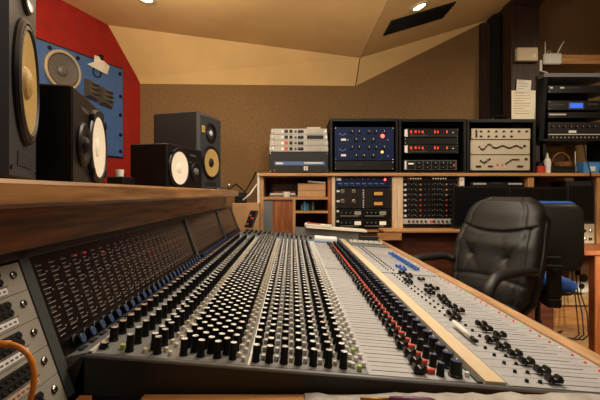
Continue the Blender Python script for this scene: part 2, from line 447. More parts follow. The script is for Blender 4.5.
# meter bridge ------------------------------------------------------
MX0,MZ0,MX1,MZ1 = -.41,.922,-.48,1.117
mu = Vector((MX1-MX0,0,MZ1-MZ0)); ML = mu.length; mu.normalize(); mn = Vector((mu.z,0,-mu.x))
def mp(s,y,o=0): return Vector((MX0,y,MZ0))+mu*s+mn*o
def mbox(mb,s0,s1,y0,y1,o0,o1,m):
    vs = [mp(s,y,o) for o in (o0,o1) for (s,y) in ((s0,y0),(s0,y1),(s1,y1),(s1,y0))]
    mb.add(vs,[(0,3,2,1),(4,5,6,7),(0,1,5,4),(1,2,6,5),(2,3,7,6),(3,0,4,7)],m)
for (y0,y1) in ((.712,1.745),(1.775,2.485),(2.515,3.08)):
    g = MB(W); mbox(g,.0,ML-.012,y0,y1,-.02,0,'meterglass')
    nc = int((y1-y0-.02)/.04)
    for c in range(nc):
        yy = y0+.03+c*.04
        for k in range(16):
            s = .038+k*.0090
            L = (.017,.022,.014)[k%3]
            mbox(g,s,s+.0015,yy-.012,yy-.012+L,0,.0006,'dash')
            if k%2: mbox(g,s+.0038,s+.0050,yy-.012,yy-.004,0,.0006,'ink')
            if k%4 == 1: mbox(g,s+.003,s+.006,yy+.012,yy+.015,0,.0006,'dash')
        mbox(g,.188,.193,yy-.004,yy+.004,0,.0006,'brownblack')
    for c,k in ((3,12),(4,12),(6,11),(13,7)):
        if c < nc:
            yy = y0+.03+c*.04; s = .042+k*.0108; mbox(g,s,s+.004,yy,yy+.006,0,.0015,'dimred')
    g.build('meter_panel',con)
f = MB(W)
for y0,y1 in ((.688,.713),(1.745,1.775),(2.485,2.515),(3.08,3.11)): mbox(f,-.06 if y0 < .7 else -.005,ML,y0,y1,-.03,.006,'steel')
mbox(f,ML-.014,ML+.004,.45,3.11,-.03,.006,'steel')
f.build('meter_frame',con)
bk = MB(W); bk.prism([(MX0-.03,.735,.80),(MX0-.035,.735,.92),(MX1-.03,.735,1.12),(MX1-.25,.735,1.12),(MX1-.25,.735,.80)],(0,2.37,0),'endpanel')
bk.build('meter_housing',con)
lg = MB(W)
lg.add([(MX0,YN,.905),(XL,YN,.905),(XL,YN,.934),(MX0+.012,YN,.927),(MX0,YN,.922),(MX0,YF,.905),(XL,YF,.905),(XL,YF,.934),(MX0+.012,YF,.927),(MX0,YF,.922)],
       [(0,1,2,3,4),(9,8,7,6,5),(0,5,6,1),(1,6,7,2),(2,7,8,3),(3,8,9,4),(4,9,5,0)],'deckmid')
for n in range(58): 
    y = .75+n*.04
    lg.box((MX0+.016,y-.012,.928),(MX0+.024,y+.008,.9315),'char')
lg.box((XL-.004,YN,.93),(XL+.003,YF,.936),'deckbright')
lg.build('ledge',con)
ck = MB(W); ck.prism([(MX0-.0,YN-.012,.863),(XL-.006,YN-.012,.863),(XL-.006,YN-.012,.93),(XL-.012,YN-.012,.93),(MX0+.01,YN-.012,.905)],(0,.012,0),'endpanel'); ck.build('corner_cheek',con)
bkn = MB(); bkn.lathe([(.0135,0),(.0132,.004),(.011,.006),(.0105,.017),(.0085,.0185),(0,.0185)],'black',16,mats=['black','black','black','black','bluecap'])
bme = bkn.mesh('blue_knob')
mrot = mn.to_track_quat('Z','Y').to_matrix().to_4x4()
for n in range(58):
    y = .765+n*.04
    if abs(y-1.76) < .016 or abs(y-2.5) < .016 or y > 3.06: continue
    link('pan_knob', bme, con, label='black knob with blue cap', M=W @ T(*mp(.016,y,0)) @ mrot)
# patchbay -----------------------------------------------------------
for k in range(7):
    s1 = ML-.018-k*.0505; s0 = s1-.0495
    g = MB(W); mbox(g,s0,s1,.42,.686,-.02,.004,'plate')
    pb = g.build('patchbay_module',con)
    def sub(name, fn):
        q = MB(W); fn(q); q.build(name, pb)
    def jf(q):
        mbox(q,s0+.018,s1-.006,.42,.635,.004,.0052,'matte')
        for i in range(17):
            for j in range(2):
                c = mp(s0+.0245+j*.0125,.432+i*.0125,.0052)
                q.lathe([(.0052,0),(.0052,.0012),(.0034,.0014),(.003,.0004),(0,.0004)],'chrome',10,M=T(*c) @ mrot,mats=['steel','brownblack','steel','matte'])
    sub('jack_field',jf)
    def ls(q):
        mbox(q,s0+.004,s0+.014,.42,.640,.004,.0055,'caplight' if k != 3 else 'capbeige')
        mbox(q,s0+.0145,s0+.0165,.42,.645,.004,.005,'ink')
        for i in range(20): mbox(q,s0+.007,s0+.010,.43+i*.0105,.436+i*.0105,.0055,.0058,'ink')
    sub('label_strip',ls)
    q = MB(W); q.lathe([(.0062,0),(.0062,.003),(.0045,.0045),(0,.0045)],'chrome',14,M=T(*mp((s0+s1)/2+.006,.664,.004)) @ mrot,mats=['matte','chrome','brownblack']); q.build('thumb_screw',pb)
g = MB(W); mbox(g,-.16,ML+.004,.35,.688,-.2,-.021,'endpanel'); g.box((-.62,.35,0),(-.40,.70,.80),'endpanel'); g.build('patchbay_housing',con)

# orange patch cable
oc = [(-30,345),(-12,345),(0,344.5),(10,344),(20,347.5),(28,354),(32.5,363),(34.3,374),(33.5,386),(30.5,399),(26,418),(20,440)]
q = MB()
pts = [at(x,y,.585) for x,y in oc]
fine = []
for i in range(len(pts)-1):
    for j in range(4): fine.append(pts[i].lerp(pts[i+1],j/4))
fine.append(pts[-1])
q.tube(fine,.0042,'orangecable',8); q.tube([pts[2]+Vector((-.012,0,.0)),pts[3]],.0056,'orangecable',8)
q.tube([pts[0]+Vector((-.02,.0,0)),pts[0]],.006,'black',8)
q.build('patch_cable',label='orange patch cable looping across the patchbay modules',cat='cable')

# ------------------------------------------------------------------ wooden speaker shelf over the meter bridge
SX = -.372
sl = Vector((-.6,1.6,1.125))
sh = thing('speaker_shelf','long varnished wooden shelf above the meter bridge carrying the monitors','shelf',sl)
S = off(sl)
q = MB(S); q.box((-1.02,.35,1.199),(SX,2.78,1.239),'oldwood',bev=.006); q.build('shelf_board',sh)
q = MB(S); q.box((-.475,.35,1.1235),(-.45,2.74,1.199),'oldwood_dark',bev=.003); q.build('fascia_board',sh)
q = MB(S); q.box((-1.02,.35,0),(-.96,.42,1.199),'oldwood_dark'); q.box((-1.02,2.62,0),(-.96,2.69,1.199),'oldwood_dark'); q.build('rear_post',sh)

# ------------------------------------------------------------------ loudspeakers
def krk(loc,rz,label,dust):
    t = thing('studio_monitor',label,'loudspeaker',loc,rz)
    w,h,dp = .275,.488,.335
    q = MB(); q.box((0,.012,0),(w,dp,h),'char',bev=.006); q.build('cabinet',t)
    q = MB()
    # moulded baffle with chamfered edges
    a,bv = 0,.022
    vs = [(0,.014,0),(w,.014,0),(w,.014,h),(0,.014,h),(bv*.5,-.006,.008),(w-bv*.5,-.006,.008),(w-bv*.5,-.006,h-bv),(bv*.5,-.006,h-bv)]
    q.add(vs,[(0,1,5,4),(1,2,6,5),(2,3,7,6),(3,0,4,7),(4,5,6,7),(3,2,1,0)],'charlight')
    for z in (.02,h-.04):
        for x in (.022,w-.022): q.lathe([(.004,0),(.004,.002),(0,.002)],'black',8,M=T(x,-.006,z) @ FRONT)
    q.box((.07,-.0075,.025),(w-.07,-.006,.05),'matte',bev=.001)
    q.build('baffle',t)
    q = MB(); M = T(w/2,-.006,.175) @ FRONT
    q.lathe([(.110,0),(.110,.004),(.107,.009),(.102,.010),(.099,.004)],'black',36,M=M,mats=['black','black','satin','black','black'])
    wf = q.build('woofer',t)
    q = MB(); q.lathe([(.101,.004),(.098,.010),(.093,.011),(.089,.006)],'rubber',36,M=M); q.build('surround',wf)
    q = MB(); q.lathe([(.090,.007),(.06,.004),(.03,.0015),(0,.001)],'coneyellow',36,M=M); q.build('cone',wf)
    q = MB(); q.lathe([(.030,.001),(.026,.007),(.015,.012),(0,.014)],'rubber' if dust else 'coneyellow',24,M=M); q.build('dust_cap',wf)
    q = MB(); M = T(w/2,-.006,.366) @ FRONT
    q.lathe([(.066,0),(.064,.006),(.058,.008),(.040,.002),(.022,-.004)],'satin',28,M=M); tw = q.build('tweeter',t)
    q = MB(); q.lathe([(.020,-.004),(.016,.004),(.008,.008),(0,.009)],'silver',18,M=M); q.build('dome',tw)
    q = MB(); q.box((.030,-.0078,.361),(.062,-.006,.401),'logoyellow',bev=.0006)
    q.box((.035,-.0086,.366),(.041,-.0078,.396),'black'); q.prism([(.041,-.0086,.381),(.054,-.0086,.396),(.058,-.0086,.396),(.046,-.0086,.380),(.058,-.0086,.366),(.053,-.0086,.366)],(0,.0008,0),'black')
    q.build('badge',t,label='yellow maker badge')
    return t
krk((-.424,.586,1.24),math.radians(115),'tall dark grey studio monitor at the near end, cut off by the left edge',False)
krk((-.575,2.46,1.24),math.radians(71),'tall dark grey studio monitor with yellow cone behind the far black speaker',True)
def ns10(loc,rz,label,flip):
    t = thing('bookshelf_speaker',label,'loudspeaker',loc,rz)
    w,h,dp = (.382 if flip else .345),.230,.212
    X = lambda x: w-x if flip else x
    q = MB(); q.box((0,0,0),(w,dp,h),'satin',bev=.004); q.build('cabinet',t)
    wx = X(.268 if flip else .234); M = T(wx,0,h/2-.004) @ FRONT
    q = MB(); q.lathe([(.107,0),(.107,.006),(.103,.010),(.095,.010),(.092,.007)],'satin',40,M=M)
    for k in range(4):
        a = PI/4+k*PI/2; q.lathe([(.012,0),(.012,.012),(.006,.013),(0,.013)],'black',10,M=M @ T(.104*math.cos(a),.104*math.sin(a),0))
    wf = q.build('woofer',t)
    q = MB(); q.lathe([(.096,.007),(.094,.010),(.088,.010),(.084,.006)],'rubber',40,M=M); q.build('surround',wf)
    q = MB(); q.lathe([(.086,.008),(.06,.005),(.03,.003),(0,.002)],'conewhite',40,M=M); q.build('cone',wf)
    q = MB(); q.lathe([(.028,.003),(.022,.0055),(.01,.007),(0,.0075)],'conewhite',24,M=M); q.build('dust_cap',wf)
    tx = X(.085); M = T(tx,0,h*.44) @ FRONT
    q = MB(); q.lathe([(.056,0),(.056,.005),(.050,.009),(.040,.008),(.030,.003),(.022,.002)],'satin',30,M=M); tw = q.build('tweeter',t)
    q = MB(); q.lathe([(.022,.002),(.018,.012),(.009,.017),(0,.018)],'conegrey' if flip else 'black',18,M=M); q.build('dome',tw)
    me = text_mesh('lettering','YAMAHA',.018,'ink',T(X(.10) if not flip else X(.11),-.0008,h*.80) @ FRONT); link('lettering',me,t)
    me = text_mesh('lettering','NS-10M',.014,'ink',T(X(.155),-.0008,h*.64) @ FRONT); link('lettering',me,t)
    return t
ns10((-.507,.925,1.24),math.radians(104),'nearer black bookshelf speaker on its side, white cone at far end',False)
ns10((-.625,2.0,1.24),math.radians(76),'farther black bookshelf speaker on its side, white cone at near end',True)

# clutter at the back of the shelf
lc = Vector((-.80,1.8,1.239))
p0 = at(120,178,1.86); 
q = MB(); q.box((p0.x-.034,1.80,1.239),(p0.x+.040,1.93,1.295),'black',bev=.004); q.box((p0.x-.02,1.797,1.25),(p0.x+.02,1.80,1.265),'charlight')
q.build('junction_box',label='small black box on shelf between the two bookshelf speakers',cat='box')
q = MB(); q.lathe([(.016,0),(.020,.034),(.018,.034),(.0145,.004),(0,.004)],'whiteplastic',20,M=T(p0.x-.004,1.865,1.295)); q.build('cup',label='small white cup standing on the little black box',cat='cup')
q = MB()
pc = [Vector(p) for p in ((-.46,2.46,1.245),(-.44,2.52,1.252),(-.455,2.58,1.245),(-.42,2.62,1.262),(-.415,2.68,1.246),(-.43,2.73,1.246))]
q.tube(pc,.005,'steel',6); q.tube([pc[3],pc[3]+Vector((.012,0,.016))],.008,'chrome',8)
q.build('cable_adapter',label='grey cable and adapter at foot of the far studio monitor',cat='cable')

# ------------------------------------------------------------------ soffit monitor in the red wall
rz = math.radians(66.5)
WS = .86
t = thing('soffit_monitor','big blue main monitor mounted in the red wall','loudspeaker',(-1.92+.917*.004,2.891-.399*.004,1.55),rz)
PW,PH = .872,.805
q = MB(); q.box((-.012,-.003,-.012),(PW+.014,0,PH+.014),'matte'); q.build('recess_shadow',t)  # black border stands in for shadow around the recessed monitor
q = MB(); q.box((0,-.016,0),(PW,-.003,PH),'bluewall',bev=.003); q.build('baffle',t)
for x,z in ((.03,PH-.03),(.16,PH-.035),(.40,PH-.04),(.60,PH-.03),(PW-.04,PH-.05),(PW-.035,.55),(PW-.035,.38),(PW-.035,.2),(PW-.035,.05),(.17,.42),(.43,.45),(.46,.30)):
    q = MB(); q.lathe([(.016,0),(.016,.008),(.010,.010),(0,.010)],'black',12,M=T(x,-.016,z) @ FRONT); q.build('bolt',t)
M = T(.262,-.016,.625) @ FRONT @ Matrix.Scale(WS,4)
q = MB(); q.lathe([(.180,0),(.180,.026),(.168,.032),(.155,.028)],'beigering',48,M=M); wf = q.build('woofer',t)
q = MB(); q.lathe([(.156,.027),(.150,.032),(.143,.026)],'conedark',48,M=M); q.build('surround',wf)
q = MB(); q.lathe([(.144,.026),(.10,.014),(.05,.004),(0,.002)],'conegrey',48,M=M); q.build('cone',wf)
q = MB(); q.lathe([(.058,.004),(.050,.022),(.028,.036),(0,.040)],'conegrey',28,M=M); q.build('dust_cap',wf)
M = T(.585,-.016,.70) @ FRONT
q = MB(); q.lathe([(.045,0),(.045,.006),(.036,.007),(.030,-.006),(0,-.008)],'satin',24,M=M); q.build('port',t)
q = MB()
for a,b,dz in ((.46,.585,.0),(.60,.735,-.03)):
    q.add([(a,-.016,.46+dz),(b,-.016,.44+dz),(b,-.016,.60+dz),(a,-.016,.62+dz),(a+.01,-.075,.48+dz),(b-.01,-.05,.46+dz),(b-.01,-.05,.58+dz),(a+.01,-.075,.60+dz)],
          [(0,1,5,4),(1,2,6,5),(2,3,7,6),(3,0,4,7),(4,5,6,7)],'hornmat')
    for k in range(3): q.box((a+.012,-.076,.495+dz+k*.04),(b-.02,-.05,.499+dz+k*.04),'char')
q.build('horn',t)
tg = thing('paper_tag','folded white paper clipped over top edge of the blue monitor','paper',(-1.92+.60*.399+.917*.03,2.891+.60*.917-.399*.03,1.55+.74),rz)
q = MB(); q.add([(-.12,0,.0),(.02,-.012,-.03),(.085,0,-.03),(.11,.0,.05),(.05,-.02,.06),(0,0,.1),(-.055,-.01,.095),(-.07,-.02,.03)],[(0,1,7),(1,2,3,4),(1,4,5,6,7)],'paper'); q.build('sheet',tg)
q = MB(); q.box((-.0,-.022,.07),(.03,.014,.12),'black',bev=.004); q.build('clip',tg)

# ------------------------------------------------------------------ rear furniture
RY_ = 3.40
def fx(px,Y=RY_): return (px-CX)*Y/FL
def fz(py,Y=RY_): return CH+(CY-py)*Y/FL
ZT0, ZT1 = fz(176.3), fz(173.2)
# long top board
q = MB(); q.box((fx(259),3.36,ZT0),(fx(618),3.80,ZT1),'pine',bev=.003); q.build('long_shelf',label='long pine shelf board under the row of outboard boxes',cat='shelf')
# left open cabinet
x0,x1 = fx(260),fx(331.5)
cl = Vector(((x0+x1)/2,3.6,0))
t = thing('open_cabinet','low pine cabinet with open compartments left of the racks','cabinet',cl)
Wc = off(cl)
q = MB(Wc); q.box((x0,3.40,0),(x0+.03,3.80,ZT0),'pine_v'); q.build('side_panel',t)
q = MB(Wc); q.box((x1-.03,3.40,0),(x1,3.80,ZT0),'orangewood'); q.build('side_panel',t)
q = MB(Wc); q.box((x0,3.78,0),(x1,3.80,ZT0),'redwood'); q.build('back_panel',t)
q = MB(Wc); q.box((x0+.03,3.40,fz(199.5)),(x1-.03,3.78,fz(197)),'pine'); q.build('shelf',t)
xm = fx(292.5)
q = MB(Wc); q.box((xm,3.40,.05),(xm+.025,3.78,fz(199.5)),'pine_v'); q.build('divider',t)
q = MB(Wc); q.box((xm+.025,3.40,fz(213.2)),(x1-.03,3.78,fz(211)),'pine'); q.build('shelf',t)
q = MB(Wc); q.box((x0+.03,3.42,.05),(xm,3.44,fz(199.5)),'orangewood'); q.box((x0+.03,3.415,.05),(fx(272.5),3.42,fz(199.5)),'greyslab'); q.build('door',t)  # grey strip on the door's left imitates a shadow
# white cable trunking strip at its left
q = MB(); q.box((fx(257.5),3.38,0),(fx(259.7),3.46,ZT1),'whiteplastic',bev=.002); q.build('side_strip',label='narrow white strip on left edge of the pine cabinet',cat='trim strip')
# contents
def bx(name,label,cat,px0,py0,px1,py1,y0,y1,m,bev=.003,group=None):
    q = MB(); q.box((fx(px0,y0),y0,fz(py1,y0)),(fx(px1,y0),y1,fz(py0,y0)),m,bev=bev); return q.build(name,label=label,cat=cat,group=group)
zs = fz(197)
q = MB(); q.box((fx(298),3.44,zs),(fx(326),3.66,zs+.115),'cardboard',bev=.003); q.box((fx(298),3.438,zs+.055),(fx(326),3.44,zs+.058),'wicker')
q.build('cardboard_box',label='brown cardboard box in upper compartment of the pine cabinet',cat='box')
q = MB(RY(-.06)@Matrix()); q = MB(T(fx(317),3.52,zs+.122) @ RY(.07)); q.box((-.075,-.08,0),(.075,.09,.012),'paper'); q.build('envelope',label='white envelope lying on top of the cardboard box',cat='envelope')
q = MB(); q.lathe([(.028,0),(.034,.045),(.031,.045),(.026,.006),(0,.006)],'whiteplastic',24,M=T(fx(286.5),3.47,zs)); q.build('mug',label='white mug in front of the paper pile in pine cabinet',cat='cup')
for k,(a,b,zz,m,rot,lb) in enumerate(((268,297,0,'greyslab',.04,'grey folder at bottom of paper pile in the pine cabinet'),(270,296,.018,'papercream',-.06,'cream papers on the grey folder in the pine cabinet'),(273,295,.034,'wicker',.05,'brown booklet on top of paper pile in the pine cabinet'))):
    q = MB(T(fx((a+b)/2),3.62,zs+zz) @ RZ(rot)); w = (b-a)/FL*3.4/2; q.box((-w,-.10,0),(w,.10,.015),m); q.build(('folder','paper_stack','booklet')[k],label=lb,cat=('folder','papers','booklet')[k])
q = MB(); zz = fz(211)
for i in range(5): q.box((fx(301+i*2.8),3.46,zz),(fx(303.4+i*2.8),3.56,zz+.055+.012*((i*2)%3)),('green','lightblue','green','black','green')[i],bev=.002)
q.build('cassette_stack',label='green mottled boxes in small lower compartment of pine cabinet',cat='boxes',kind='stuff')

# pale upright dividers and lower rack bays
def bay(px0,px1,label,pd0,pd1,ybot):
    xl,xr = fx(pd0),fx(pd1); z0 = fz(ybot)
    t = thing('rack_bay',label,'rack',((xl+xr)/2,3.6,0)); Wb = off(((xl+xr)/2,3.6,0))
    q = MB(Wb); q.box((fx(pd0),3.385,0),(fx(px0),3.80,ZT0),'pale_v',bev=.002); q.build('upright',t)
    q = MB(Wb); q.box((fx(px1),3.385,0),(fx(pd1),3.80,ZT0),'pale_v',bev=.002); q.build('upright',t)
    q = MB(Wb); q.box((fx(px0),3.76,z0),(fx(px1),3.78,ZT0),'matte'); q.build('back_panel',t)
    q = MB(Wb); q.box((fx(px0),3.40,z0-.02),(fx(px1),3.76,z0),'pine'); q.build('bottom_shelf',t)
    q = MB(Wb); q.box((fx(px0),3.42,.0),(fx(px1),3.44,z0-.02),'redwood'); q.build('lower_panel',t)
    return t
bay(335,392,'rack bay holding the blue and amber-metered units above the console end',331.7,396.6,229.5)
bay(402.5,459,'rack bay with many black compressor channels left of the computer monitors',396.8,463.8,229.5)
# counter, its base and the right-hand upright
cc = Vector((1.45,3.25,0)); t = thing('counter','narrow wooden counter with dark red base under the two computer monitors','counter',cc)
q = MB(off(cc)); q.box((.73,3.18,.903),(2.15,3.383,.925),'pine',bev=.004); q.build('counter_top',t)
q = MB(off(cc)); q.box((.80,3.27,0),(2.14,3.383,.903),'redwood',bev=.003); q.build('counter_base',t)
q = MB(off(cc)); q.box((fx(377,3.2),3.18,.845),(fx(401,3.2),3.19,.902),'pine'); q.build('edging_board',t)
q = MB(); q.box((fx(527),3.385,.0),(fx(533),3.80,ZT0),'pine_v',bev=.002); q.build('shelf_upright',label='pine upright behind the right computer monitor',cat='upright')
q = MB(); q.box((fx(595.5),3.385,.79),(fx(601),3.66,ZT0),'pine_v',bev=.002); q.build('shelf_upright',label='pine upright standing on the desk at the right edge',cat='upright')
q = MB(); q.box((fx(533)+.002,3.84,.8),(fx(600),3.86,fz(143,3.84)),'plywood'); q.box((fx(535),3.82,fz(146,3.84)),(fx(612),3.86,fz(143,3.84)),'pine')
q.build('back_board',label='plywood board behind the bottles on the right',cat='board')

# ---- rack units
def unit(name,label,px0,py0,px1,py1,Y,m,depth=.25,knobs=(),kr=1.3,kmat='black',cap='capgrey',patches=(),leds=(),cat='rack unit',group=None,bev=.002,screws=True):
    x0,x1,z0,z1 = fx(px0,Y),fx(px1,Y),fz(py1,Y),fz(py0,Y)
    loc = Vector(((x0+x1)/2,Y,z0)); t = thing(name,label,cat,loc,0,group); Wu = off(loc)
    q = MB(Wu); q.box((x0,Y,z0),(x1,Y+.012,z1),m,bev=bev); q.box((x0+.012,Y+.012,z0+.002),(x1-.012,Y+depth,z1-.002),'char')
    if screws:
        for px in (px0+1.1,px1-1.1):
            for py in ((py0+1.1,py1-1.1) if py1-py0 > 6 else ((py0+py1)/2,)):
                q.lathe([(.004,0),(.004,.002),(0,.002)],'chrome',8,M=T(fx(px,Y),Y,fz(py,Y)) @ FRONT)
    q.build('faceplate',t)
    for kk in knobs:
        px,py = kk[0],kk[1]; r = (kk[2] if len(kk) > 2 else kr)*Y/FL; cm = kk[3] if len(kk) > 3 else cap
        q = MB(Wu); M = T(fx(px,Y),Y,fz(py,Y)) @ FRONT
        q.lathe([(r*1.1,0),(r*1.1,.003),(r*.9,.005),(r*.8,.015),(0,.015)],kmat,14,M=M); q.box((-r*.14,0,.015),(r*.14,r*.8,.0165),cm,M=M); q.build('knob',t)
    for p in patches:
        nm,a,b,c,dd,mm = p[:6]; dep = p[6] if len(p) > 6 else .002
        q = MB(Wu); q.box((fx(a,Y),Y-dep,fz(dd,Y)),(fx(c,Y),Y,fz(b,Y)),mm); q.build(nm,t)
    for l in leds:
        px,py,r,mm = l; r = r*Y/FL
        q = MB(Wu); q.lathe([(r,0),(r*.8,r*.5),(0,r*.8)],mm,12,M=T(fx(px,Y),Y,fz(py,Y)) @ FRONT); q.build('indicator_light',t)
    return t
def case(label,px0,py0,px1,py1,Y=3.37,depth=.36,fr=2.6):
    x0,x1,z0,z1 = fx(px0,Y),fx(px1,Y),ZT1,fz(py0,Y); w = fr*Y/FL
    loc = Vector(((x0+x1)/2,Y,z0)); t = thing('rack_case',label,'rack case',loc); Wu = off(loc)
    q = MB(Wu); q.box((x0,Y,z0),(x0+w,Y+depth,z1),'black',bev=.004); q.build('side_panel',t)
    q = MB(Wu); q.box((x1-w,Y,z0),(x1,Y+depth,z1),'black',bev=.004); q.build('side_panel',t)
    q = MB(Wu); q.box((x0+w,Y,z1-w),(x1-w,Y+depth,z1),'black'); q.build('top_panel',t)
    q = MB(Wu); q.box((x0+w,Y,z0),(x1-w,Y+depth,z0+.012),'black'); q.build('bottom_panel',t)
    q = MB(Wu); q.box((x0+w,Y+depth-.01,z0+.012),(x1-w,Y+depth,z1-w),'matte'); q.build('back_panel',t)
    q = MB(Wu); q.box((x0,Y-.003,z1-.006),(x1,Y+.01,z1+.001),'char'); q.build('edge_trim',t)
    return t
case('black rack case holding the big blue unit',330,118.5,398.3,172)
case('black rack case holding red-digit processors, middle of the three cases',399,119,466.5,172)
case('black rack case holding silver equalisers, right of the three cases',467.2,119.5,536,172)
kb = [(x,y,1.8) for y in (132,147.5) for x in (352,359,369,376,384)]+[(x,y,2.0) for y in (140,156) for x in (356,364,373)]
pt = []
for y in (139.6,155.2): pt += [('name_plate',341,y-1,346,y+1.1,'whiteplastic')]
for y in (133.5,149): 
    for i in range(3): pt += [('lettering',339+i*2.6,y+(i%2),340.8+i*2.6,y+1.1+(i%2),'bluestripe',.001)]
unit('preamp_unit','blue double channel unit with glowing red lamp in the left case',334.5,127,394,160.5,3.39,'bluepanel',.3,kb,patches=pt,leds=[(382.6,136,1.9,'glowred'),(382.2,152,1.3,'gloworange'),(348,140,.5,'caplight'),(388,140,.5,'caplight'),(388,156,.5,'caplight')])
unit('blank_panel','black blank panel below the blue unit in left case',334.5,161,394,170,3.39,'black',.02,screws=True,patches=[('badge',354,163.5,362,165.5,'char')])
for k,(ya,yb,lb) in enumerate(((128.5,137.5,'black processor with red digits, upper one in middle case'),(144.5,153.5,'black processor with red digits, second one in middle case'))):
    pt = [('side_badge',404.5,ya+.8,407.5,yb-.8,'whiteplastic'),('display_window',409,ya+1.2,426.5,ya+5.8,'matte'),('display_window',433,ya+1.2,440,ya+5.8,'matte'),('display_window',445,ya+1.2,449.5,ya+5.8,'matte')]
    for x,w in ((410,3),(414.5,3),(418.5,1.4),(421.5,3),(434,2.6),(437,2.4),(446,2.6)):
        pt.append(('display_digit',x+.2,ya+2.1+(x%2)*.2,x+w*.62,ya+4.3+(x%3)*.15,'digits',.003))
    pt += [('button_row',409,yb-2.4,428,yb-1.2,'charlight',.003),('button_row',431,yb-2.4,456,yb-1.2,'char',.003)]
    unit('effects_processor',lb,404,ya,458.5,yb,3.39,'satin',.28,patches=pt,leds=[(412,yb-3.4,.5,'redled'),(424,yb-3.4,.5,'redled'),(453,ya+4,.6,'warmwhite')],group='red digit processors in the middle case')
unit('blank_panel','black blank panel between the two red-digit processors',404,138,458.5,144.2,3.39,'black',.02)
unit('equaliser_unit','black unit with grey-framed modules at bottom of middle case',404,160,457,170.2,3.39,'steel',.28,
     knobs=[(x,163.5,1.5) for x in (418.5,427,435,442.5,450)]+[(x,167.6,1.1) for x in (418.5,427,435,442.5,450)],
     patches=[('side_badge',404.5,161,406.3,169.5,'whiteplastic')]+[('module_face',407.4+i*8.1,161,414.8+i*8.1,169.4,'black',.001) for i in range(6)]+[('module_lamp',408.4,163,413.6,164.4,'warmwhite',.002),('module_lamp',453,164,455,166.5,'redbtn',.004)])
unit('equaliser_unit','silver unit with two rows of small knobs, top of right case',471.5,128.5,530.5,139.2,3.39,'eqsilver',.25,
     knobs=[(481+i*7.6,131.4,1.0) for i in range(7)]+[(481+i*7.6,136.4,1.0) for i in range(5)],patches=[('handle',475.5,130,477,137.5,'char',.006)])
fd = []
for i in range(26):
    y = 146.2+2.2*math.sin(i*.8)*(.5 if i > 8 else 1.2); fd.append(('slider',478.5+i*1.7,y,479.8+i*1.7,y+1.6,'black',.006))
unit('graphic_equaliser','silver graphic equaliser with black sliders, middle of right case',470.5,140,530,154.4,3.39,'eqsilver',.25,knobs=[(524.5,146,1.2)],patches=fd)
fd = []
for i in range(6): fd.append(('slider',480+i*1.8,160+1.8*math.sin(i*.9),481.3+i*1.8,161.8+1.8*math.sin(i*.9),'black',.006))
for i in range(9): fd.append(('slider',505+i*1.6,163-min(i,4)*1.0,506.3+i*1.6,164.4-min(i,4)*1.0,'black',.006))
fd += [('button',476,165.5,481,167.5,'black',.004),('button',488,165.5,492.5,167.3,'black',.004),('button',517,165.5,523,167.5,'black',.004),('button',496.5,164,498,165.6,'redbtn',.004),('button',501.5,164,503,165.6,'redbtn',.004)]
unit('graphic_equaliser','silver equaliser with curved slider settings, bottom of right case',470.5,155.2,530,170.4,3.39,'eqsilver',.25,patches=fd,knobs=[(526,159,1.2)])
# left stack on the cabinet
zst = ZT1
unit('power_amplifier','black rack unit with blue stripe under the silver stack',269,152,328.5,172.2,3.42,'char',.3,cat='rack unit',
     patches=[('stripe',274.5,161.5,325,165.2,'bluestripe'),('lettering',276,162.5,283,164.2,'whiteplastic',.003),('lettering',304,162.3,323,163.6,'paper',.003),('switch',303.8,166.2,305.4,170.5,'whiteplastic',.008),('switch',306.2,166.2,307.8,170.5,'whiteplastic',.008)],leds=[(274.5,170.3,.8,'redled')])
for k in range(4):
    ya = 128.6+k*5.8
    unit('preamp_unit','slim silver unit, '+('topmost of','second from top in','third from top in','bottom one of')[k]+' the stack on the left shelf',
         (271,270,269.6,269.4)[k],ya,(327,327.5,328,328.3)[k],ya+5.6,3.42,'stacksilver',.26,knobs=[(295.5,ya+2.8,1.1),(300.2,ya+2.8,1.1)],
         patches=[('display_window',284.5,ya+1.2,288,ya+4.4,('char','char','redbtn','redbtn')[k]),('display_window',289.5,ya+1.2,292.5,ya+4.4,'black'),('button_block',298,ya+1.4,303.5,ya+4.4,'black',.003),('label_panel',307,ya+.9,323.5,ya+4.7,('plate','black','plate','plate')[k],.003),
                  ('button_block',281.5,ya+1.8,283.5,ya+4,('whiteplastic','whiteplastic','warmwhite','warmwhite')[k],.004),('handle',272.5,ya+1,273.8,ya+4.6,'chrome',.012)],group='slim silver units stacked at left')
q = MB(); q.box((fx(307),3.44,fz(128.6,3.42)),(fx(321),3.56,fz(126.6,3.42)),'eqsilver',bev=.002); q.build('small_box',label='flat little silver box on top of the silver stack',cat='box')

# lower left bay units
pt = [('name_plate',336.5,178,341,180.5,'whiteplastic')]+[('button_row',338+i*6,183,342+i*6,184.2,'bluestripe',.003) for i in range(8)]
unit('equaliser_unit','blue rack unit at top of the lower left bay',335.5,177,391.5,187.6,3.40,'bluepanel',.3,knobs=[(346+i*5.5,179.6,1.0) for i in range(6)]+[(341+i*6,186,.9) for i in range(8)],patches=pt,leds=[(385,179.6,1.1,'glowred')])
pt = []
for y in (189.2,199.2):
    pt += [('meter_bezel',372,y+1.5,384.5,y+8.4,'black',.003),('meter_face',374,y+2.8,382.5,y+6.0,'gloworange' if False else 'amber',.004),('name_plate',336.6,y+1,339.5,y+3,'whiteplastic')]
    for i in range(4): pt.append(('switch',362.8,y+.6+i*2.3,363.8,y+1.8+i*2.3,'caplight',.006))
unit('compressor_unit','dark brown double compressor with two amber meters',335.5,188,391.5,208.4,3.40,'brownblack',.3,
     knobs=[(342.8,191.5,2.0),(353.8,191.5,2.0),(342.8,201.5,2.0),(353.8,201.5,2.0)],kmat='chrome',cap='black',patches=pt)
